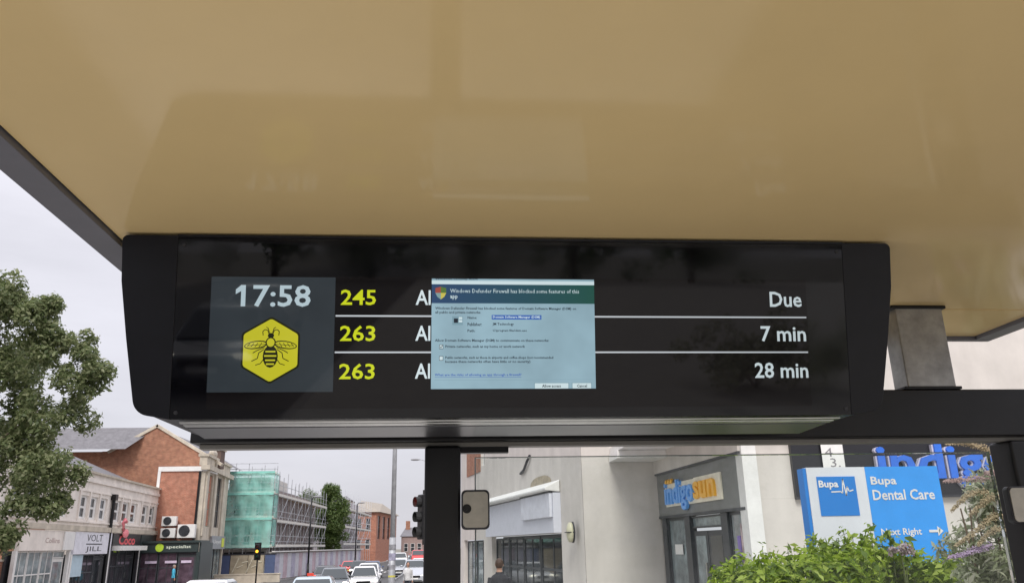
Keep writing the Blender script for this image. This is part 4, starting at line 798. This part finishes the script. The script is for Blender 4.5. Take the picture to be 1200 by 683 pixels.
# ------------------------------------------------------------------ people
def person(label, loc, rz, top, legs, hair, scale=1., walk=.18, lean=0., bag=None):
    t = thing('person', label, 'person', loc, rz); mb = MB(); w_ = walk
    def lim(pts, rr, n=10): mb.tube(pts, rr, n)
    for s in (-1, 1):
        f = s*w_
        lim([(s*.085, 0, .93), (s*.095, -f*.5, .50), (s*.095, f*.1-f*.9, .09)], [.092, .062, .043]); lim([(s*.095, -f*.8+.05, .05), (s*.10, -f*.8-.12, .035), (s*.10, -f*.8-.17, .03)], [.045, .042, .03])
        lim([(s*.175, .01, 1.41), (s*.225, .02+f*.25, 1.14), (s*.235, -.05+f*.55, .90)], [.062, .048, .036])
        hx0, hy0, hz0 = s*.235, -.06+f*.58, .87; lim([(hx0, hy0, hz0+.02), (hx0, hy0-.01, hz0-.07)], [.030, .038])
        for k, (dy, ln) in enumerate(((-.032, .085), (-.011, .10), (.011, .095), (.030, .075))): lim([(hx0, hy0+dy, hz0-.06), (hx0-s*.006, hy0+dy, hz0-.07-ln*.5), (hx0-s*.02, hy0+dy, hz0-.06-ln)], [.0105, .0095, .008], 6)
        lim([(hx0-s*.015, hy0-.03, hz0-.01), (hx0-s*.03, hy0-.05, hz0-.05), (hx0-s*.03, hy0-.05, hz0-.085)], [.012, .010, .009], 6)
    rings = []
    for z, rx, ry, oy in ((.86, .14, .105, 0), (.97, .165, .115, 0), (1.10, .155, .105, 0), (1.28, .185, .12, 0), (1.40, .195, .105, .01), (1.46, .14, .085, .015), (1.50, .065, .06, .01), (1.58, .055, .055, 0)): rings.append([(rx*math.cos(a), oy+ry*math.sin(a), z) for a in [2*math.pi*k/18 for k in range(18)]])
    mb.loft(rings); mb.ball((0, -.01, 1.66), (.075, .095, .115), 16, 12); mb.ball((0, -.04, 1.585), (.052, .055, .05), 12, 8); mb.tube([(0, -.10, 1.67), (0, -.122, 1.635), (0, -.10, 1.625)], [.010, .016, .012], 8)
    for s in (-1, 1): mb.ball((s*.078, .0, 1.655), (.012, .022, .032), 8, 6)
    me = mb.mesh('body', [top, legs, skin_m, rubber_m]); o = link('body', me, t)
    rm = o.modifiers.new('r', 'REMESH'); rm.mode = 'VOXEL'; rm.voxel_size = .0085; sm = o.modifiers.new('s', 'SMOOTH'); sm.iterations = 3
    dgp = bpy.context.evaluated_depsgraph_get(); m2 = bpy.data.meshes.new_from_object(o.evaluated_get(dgp)); o.modifiers.clear(); o.data = m2; m2.name = 'body'
    m2.materials.clear()
    for m in (top, legs, skin_m, rubber_m): m2.materials.append(m)
    for p in m2.polygons:
        c = p.center; arm = abs(c.x) > .185 and c.z < 1.30
        p.material_index = 2 if (c.z > 1.50 or (arm and c.z < .885)) else (3 if c.z < .075 else (0 if (c.z > .90 or arm) else 1)); p.use_smooth = True
    hb = MB(); rr_ = []
    for z, k in ((1.60, .80), (1.66, 1.03), (1.71, 1.02), (1.755, .80), (1.785, .35)): rr_.append([(.080*k*math.cos(a), .012+(.098*k)*(math.sin(a) if math.sin(a) > 0 else math.sin(a)*(.35 if z < 1.70 else .9)), z) for a in [2*math.pi*q/18 for q in range(18)]])
    hb.loft(rr_).obj('hair', hair, t, smooth=True)
    ey = MB(); [ey.ball((s*.028, -.092, 1.672), .011, 8, 6) for s in (-1, 1)]; ey.obj('eyes', mat('eye_dark', (.05, .04, .035), .2), t); MB().ball((0, -.098, 1.60), (.026, .010, .007), 8, 5).obj('mouth', mat('lip', (.32, .13, .11), .5), t)
    # collar and hem give the coat an edge
    cl = MB(); cl.loft([[(.072*k*math.cos(a), .008+.066*k*math.sin(a), z) for a in [2*math.pi*q/16 for q in range(16)]] for z, k in ((1.475, 1.25), (1.52, 1.02))], False); cl.obj('collar', top, t, smooth=True)
    t.scale = (scale,)*3; return t
jk = mat('navy_black_jacket', (.018, .018, .024), .75, var=.25, scale=14, bump=.2); jean = mat('dark_jeans', (.04, .045, .06), .8); cyan = mat('bright_blue_coat', (.06, .42, .62), .7, var=.15, scale=9); whm = mat('white_top', (.62, .62, .62), .8)
person('person walking away in a dark jacket below the white canopy shop', (1.085, 17, -.20), R(176), jk, jean, hair_m, 1.0)
person('person in a bright blue coat outside the green corner shop', (-18.35, 58.2, gz(58)), R(100), cyan, jean, mat('grey_hair', (.25, .23, .21), .6), .95, .12)
person('person in a white top and dark trousers by the guard rail', (-1.80, 40, gz(40)-.02), R(10), whm, jean, hair_m, .92, .1)

# ------------------------------------------------------------------ planting
rng = np.random.default_rng(11)
def leaves(name, centres, radii, n, size, m, parent, up_bias=.5, aspect=.5, hollow=.55, jitter=.3, kind='stuff', squash=(1, 1, 1)):
    """n separate leaf-shaped faces scattered through the given clumps"""
    C_ = np.array(centres, float); Rr = np.array(radii, float); wgt = Rr**2; wgt /= wgt.sum(); idx = rng.choice(len(C_), n, p=wgt)
    d = rng.normal(size=(n, 3)); d /= np.linalg.norm(d, axis=1)[:, None]; rad = (hollow+(1-hollow)*rng.random(n))*(1+jitter*rng.normal(size=n)*.35)
    P = C_[idx]+d*(rad*Rr[idx])[:, None]*np.array(squash)
    nrm = d*.6+rng.normal(size=(n, 3))*.6+np.array([0, 0, up_bias]); nrm /= np.linalg.norm(nrm, axis=1)[:, None]
    a = np.cross(nrm, rng.normal(size=(n, 3))); a /= np.linalg.norm(a, axis=1)[:, None]; b = np.cross(nrm, a); s = size*(.45+1.0*rng.random(n)**1.5)[:, None]
    V_ = np.empty((n, 4, 3)); fold = nrm*s*.12
    V_[:, 0] = P-a*s*.5; V_[:, 1] = P+b*s*aspect*.5+fold; V_[:, 2] = P+a*s*.55; V_[:, 3] = P-b*s*aspect*.5+fold
    me = bpy.data.meshes.new(name); me.vertices.add(n*4); me.vertices.foreach_set('co', V_.ravel()); me.loops.add(n*4); me.loops.foreach_set('vertex_index', np.arange(n*4, dtype=np.int32))
    me.polygons.add(n); me.polygons.foreach_set('loop_start', np.arange(0, n*4, 4, dtype=np.int32)); me.materials.append(m); me.update(); me.validate()
    o = link(name, me, parent); 
    if kind: o['kind'] = kind
    return o
bark = mat('bark', (.12, .09, .065), .9, var=.3, scale=5, bump=.5)
tree_leaf = leaf('maple_leaf_green', [(.11, .15, .06), (.18, .225, .095), (.26, .295, .14), (.37, .39, .22)], .5)
def tree(name, label, loc, trunk, limbs, lobes, radii, n, size, lm_, group=None, squash=(1, 1, 1)):
    t = thing(name, label, 'tree', loc, group=group); tr = MB(); tr.tube(trunk[0], trunk[1], 10)
    for a, b, c, r1 in limbs: b = Vector(a).lerp(Vector(c), .45)+Vector((0, 0, .2)); tr.tube([a, b, Vector(a).lerp(Vector(c), .8)], [r1, r1*.5, r1*.15], 6)
    tr.obj('trunk', bark, t, smooth=True); leaves('crown', lobes, radii, n, size, lm_, t, squash=squash, kind=None); return t
base = Vector((-9.2, 14.3, gz(14)))
edge = [(-8.4, 13.9, 1.75), (-7.8, 14, 1.7), (-6.05, 14, 4.95), (-6.1, 14, 4.6), (-6.45, 14, 5.35), (-7.1, 14, 5.95), (-7.8, 14, 6.35), (-6.3, 14, 3.1), (-6.45, 14, 2.6), (-8.2, 13.8, 6.2), (-7.35, 14, 5.75), (-6.75, 14, 5.2), (-6.35, 13.9, 4.75), (-6.5, 14.2, 4.3), (-6.9, 14, 3.9), (-6.75, 13.8, 3.3), (-6.9, 14, 2.8), (-7.1, 13.9, 2.3), (-7.5, 14, 1.95), (-8.2, 13.9, 2.0), (-8.0, 14.2, 5.9), (-9.2, 14.2, 6.3), (-7.6, 14, 5.0), (-7.4, 14.2, 4.4), (-7.6, 13.9, 3.6), (-7.7, 14, 2.9), (-8.3, 14, 5.2), (-8.3, 13.6, 4.4), (-8.5, 13.6, 3.5), (-8.4, 13.6, 2.7), (-9.3, 13.7, 5.2), (-9.5, 13.5, 4.2), (-9.4, 13.6, 3.0), (-10.3, 14, 5.8), (-10.6, 14, 4.4), (-10.5, 14, 3.0), (-9.3, 15.2, 5.0), (-8.3, 15.3, 4.0), (-9.6, 15.4, 3.2), (-11.3, 14.6, 4.8), (-11.2, 14.4, 3.6), (-8.0, 15.2, 5.3), (-7.5, 15, 3.2)]
lob = [tuple(Vector(e)-base) for e in edge]; rad_ = [.42, .36, .30, .28, .32, .36, .4, .32, .3, .55, .45, .42, .36, .40, .42, .38, .38, .36, .38, .5, .5, .6, .48, .5, .5, .48, .6, .62, .62, .55, .65, .7, .65, .7, .75, .7, .7, .65, .7, .7, .7, .5, .5]
sub, sr = [], []
for l, r_ in zip(lob, rad_):
    for k in range(9):
        dv = rng.normal(size=3); dv /= np.linalg.norm(dv); sub.append(tuple(np.array(l)+dv*r_*rng.uniform(.4, 1.0))); sr.append(r_*rng.uniform(.36, .62))
limbs = [((0, 0, 2.0), tuple(Vector(l)*.5+Vector((0, 0, .8))), l, .05) for l in lob[::3]]
tree('street_tree', 'large leafy tree filling the left edge in front of the cream parade', base, ([(0, 0, 0), (.05, 0, 1.6), (0, .05, 3.2), (.1, 0, 5.4)], [.24, .18, .14, .05]), limbs, sub, sr, 125000, .085, tree_leaf)
l2 = []; r2 = []
for k in range(110):
    h = rng.random(); a = rng.random()*6.28; rr = (.4+1.9*math.sin(math.pi*min(1, .12+h*.86))**.8)*rng.uniform(.3, 1); l2.append((rr*math.cos(a), rr*math.sin(a), 2.0+h*8.0)); r2.append(rng.uniform(.45, .8))
tree('street_tree', 'upright dense green tree between the two scaffolds', (-14.9, 107, -.75), ([(0, 0, 0), (0, 0, 4), (.1, 0, 9)], [.22, .16, .05]), [((0, 0, 2+k), (.4*math.cos(k*2), .4*math.sin(k*2), 3+k), (1.2*math.cos(k*2), 1.2*math.sin(k*2), 4.2+k), .07) for k in range(5)], l2, r2, 24000, .27, leaf('lime_tree_green', [(.07, .12, .03), (.11, .17, .045), (.17, .22, .07)], .45))
l3 = [(x, rng.normal()*.5, 7.2+2.5*rng.random()*max(.2, 1-abs(x-1)/4)) for x in np.linspace(-1.5, 3.4, 22)]
tree('street_tree', 'rounded tree top showing above the bare scaffold', (-19.3, 112, -.75), ([(1, 0, 0), (1, 0, 8)], [.2, .08]), [((1, 0, 6), (0, 0, 7.5), (-1, 0, 9), .06), ((1, 0, 6), (2, 0, 7.5), (3, 0, 9), .06)], l3, [.9]*22, 6000, .32, MATS['lime_tree_green'])
# bright hedge bush in front of the dental sign
hb_ = thing('leafy_bush', 'bright yellow green bush in the lower right below the dental sign', 'bush', (2.55, 5.6, gz(5.6)))
hc, hr = [], []
for x in np.linspace(1.72, 3.75, 30):
    top_ = np.interp(x, [1.7, 1.9, 2.1, 2.4, 2.7, 2.95, 3.3, 3.75], [1.52, 1.63, 1.74, 1.72, 1.79, 1.79, 1.74, 1.64])
    for k in range(7):
        hc.append((x-2.55+rng.normal()*.05, rng.uniform(-.45, .55), top_-.08-abs(rng.normal())*.05-(k//2)*.21)); hr.append(rng.uniform(.10, .19))
leaves('foliage', hc, hr, 42000, .060, leaf('bright_bush_leaf', [(.07, .12, .012), (.18, .28, .02), (.33, .44, .035), (.48, .57, .13)], .45), hb_, .7, .45)
stm = MB()
for k in range(40):
    x = rng.uniform(-.75, .95); y = rng.uniform(-.3, .3); zt = np.interp(x+2.55, [1.7, 2.1, 2.7, 3.3, 3.75], [1.50, 1.70, 1.74, 1.66, 1.56]); stm.tube([(x*.6, y*.6, 0), (x*.9, y, .8), (x, y, zt)], [.012, .008, .003], 5)
stm.obj('stems', mat('green_stem', (.10, .12, .04), .7), hb_)
shoots, sr2 = [], []
for x, zt in ((2.36, 1.83), (2.55, 1.90), (2.62, 1.86), (2.78, 1.93), (2.90, 1.88), (2.98, 1.97), (3.05, 1.90), (3.18, 1.86), (2.18, 1.84), (2.84, 1.90), (2.72, 1.88), (3.12, 1.92), (3.25, 1.86), (2.48, 1.84)):
    q = MB(); q.tube([(x-2.55, 0, zt-.3), (x-2.55+.01, 0, zt)], [.004, .002], 5); q.obj('shoot', MATS['green_stem'], hb_)
    for j in range(4): shoots.append((x-2.55+rng.normal()*.012, rng.normal()*.02, zt-.02-j*.055)); sr2.append(.045)
leaves('shoot_leaf', shoots, sr2, 640, .062, MATS['bright_bush_leaf'], hb_, .6, .42, .3)
# buddleia
bd = thing('buddleia_bush', 'pale buddleia bush with drooping brown flower spikes at the right edge', 'bush', (2.95, 4.15, gz(4))); B0 = Vector((2.95, 4.15, gz(4)))
lf = leaf('buddleia_leaf', [(.24, .28, .14), (.36, .40, .24), (.48, .50, .34), (.60, .58, .46)], .35)
bc, brd = [], []
for k in range(230):
    z = rng.uniform(1.2, 2.2); x = np.interp(z, [1.2, 1.5, 1.7, 1.9, 2.1, 2.2], [2.62, 2.66, 2.76, 2.84, 2.88, 2.92])+abs(rng.normal())*.20+max(0, z-1.75)*.12; bc.append(tuple(Vector((x, 4.1+rng.normal()*.15, z))-B0)); brd.append(rng.uniform(.05, .10))
leaves('foliage', bc, brd, 15000, .058, lf, bd, .3, .26, .3)
struct(box('added_planting_bed', mat('dark_soil', (.045, .035, .025), .95, var=.3, scale=8, bump=.5), None, 1.95, 6.5, -3, 9.5, .0, .06))  # unseen bed added under the bushes, dark to dim the canopy's right side
bs = MB()
for k in range(12): xx = rng.uniform(-.25, .35); bs.tube([(xx*.3, 0, 0), (xx*.7, rng.normal()*.08, 1.0), (xx, rng.normal()*.1, 2.0)], [.014, .010, .004], 5)
bs.obj('stems', mat('brown_stem', (.16, .11, .07), .8), bd)
brn = mat('faded_flower_brown', (.40, .32, .20), .9, var=.35, scale=60); lil = mat('lilac_flower', (.48, .36, .52), .9, var=.3, scale=60); pnk = mat('dusty_pink_flower', (.42, .29, .27), .9, var=.35, scale=60)
def spike(pts, r, m):
    P = [Vector(p)-B0 for p in pts]; fine = []
    for a, b in zip(P, P[1:]): fine += [a.lerp(b, k/7) for k in range(7)]
    fine.append(P[-1]); nf = len(fine); mb = MB(); mb.tube(fine, [max(.002, r*.35*(1-.85*i/nf)) for i in range(nf)], 6)
    for i in range(int(330*nf/20)):
        f = rng.random()**.8*(nf-1); k = int(f); c = fine[k].lerp(fine[min(k+1, nf-1)], f-k); rr = r*1.15*(1-.78*(f/nf)**1.4); d = Vector(rng.normal(size=3)).normalized(); p = c+d*rr*rng.uniform(.5, 1.05); s = .0038*rng.uniform(.6, 1.4)
        e = d.orthogonal().normalized()*s; g = d.cross(e); mb.add([p+e, p+g, p-e, p-g, p+d*s*1.5], [(0, 1, 4), (1, 2, 4), (2, 3, 4), (3, 0, 4)])
    mb.obj('flower_spike', m, bd)
y4 = 4.0
for pts, r, m in ((((2.97, y4, 2.262), (2.866, y4, 2.268), (2.80, y4, 2.292), (2.70, y4-.02, 2.312), (2.60, y4-.03, 2.303)), .022, brn), (((2.82, y4, 2.13), (2.736, y4, 2.128), (2.64, y4-.02, 2.122), (2.55, y4-.03, 2.114)), .018, pnk), (((2.80, y4, 2.06), (2.72, y4, 2.06), (2.64, y4-.03, 2.03), (2.555, y4-.04, 1.967)), .020, brn), (((2.83, y4-.03, 2.04), (2.77, y4-.04, 2.03), (2.70, y4-.06, 1.99), (2.636, y4-.06, 1.943)), .022, brn),
                 (((2.85, y4, 1.945), (2.78, y4-.02, 1.935), (2.70, y4-.04, 1.89), (2.62, y4-.05, 1.845), (2.534, y4-.05, 1.80)), .019, brn), (((2.86, y4, 1.875), (2.78, y4-.03, 1.875), (2.71, y4-.05, 1.85), (2.655, y4-.05, 1.80)), .020, brn), (((2.92, y4, 2.135), (2.86, y4, 2.15), (2.79, y4-.02, 2.155)), .022, pnk), (((2.99, y4+.05, 2.24), (2.93, y4+.03, 2.275), (2.88, y4+.02, 2.28)), .024, lil), (((2.76, y4, 1.80), (2.68, y4-.02, 1.785), (2.58, y4-.04, 1.76), (2.49, y4-.04, 1.745)), .020, lil), (((2.95, y4-.05, 1.70), (2.88, y4-.08, 1.72), (2.80, y4-.1, 1.70)), .022, lil)): spike(pts, r, m)
# lilac flower head standing in the bright bush
lh = thing('flowering_shrub', 'small mauve flower head poking out of the bright bush', 'flower', (2.93, 5.15, gz(5))); q = MB(); q.tube([(0, 0, 0), (.02, 0, 1.0), (0, 0, 1.78)], [.008, .006, .004], 5); q.obj('stem', MATS['green_stem'], lh); leaves('flower_head', [(0, 0, 1.79), (.055, 0, 1.785), (-.055, 0, 1.79), (.03, 0, 1.81)], [.034]*4, 420, .018, leaf('mauve_petal', [(.34, .24, .30), (.44, .34, .38), (.46, .42, .32)], .3), lh, .5, .8, .2, kind=None)
# trees added behind the viewer so the top of the display glass mirrors dark
for i, (x, y) in enumerate(((-22, -58), (-14, -62), (-6, -60), (2, -63), (10, -59), (19, -57))):
    lc = [(rng.normal()*2.2, rng.normal()*1.6, 4.5+rng.normal()*2.0) for _ in range(26)]
    tree('street_tree', ('broad tree behind the viewer, mirrored at the left end of the glass', 'second broad tree from the left mirrored in the glass', 'broad tree mirrored above the route numbers', 'broad tree mirrored above the dialog box', 'broad tree mirrored above the waiting times', 'broad tree mirrored at the right end of the glass')[i], (x, y, 0), ([(0, 0, 0), (0, 0, 3), (.1, 0, 6)], [.3, .22, .08]), [((0, 0, 2), (1, 0, 3.5), (2, 0, 5), .1), ((0, 0, 2), (-1, 0, 3.5), (-2, 0, 5), .1)], lc, [1.3]*26, 2500, .55, MATS['lime_tree_green'], 'added trees behind the viewer')

car('car', 'white car behind the viewer mirrored left in the display glass', pw, rd(-5.6, -19), R(180), lit=True)
mb_ = thing('leafy_bush', 'bush behind the viewer mirrored at the lower right of the glass', 'bush', (5.6, -10.5, 0))
bc2 = [(rng.normal()*.7, rng.normal()*.5, .35+abs(rng.normal())*.35) for _ in range(40)]
leaves('foliage', bc2, [.25]*40, 5000, .10, MATS['buddleia_leaf'], mb_); st2 = MB()
for k in range(8): st2.tube([(0, 0, 0), (rng.normal()*.4, rng.normal()*.3, .7)], [.015, .006], 5)
st2.obj('stems', MATS['brown_stem'], mb_)
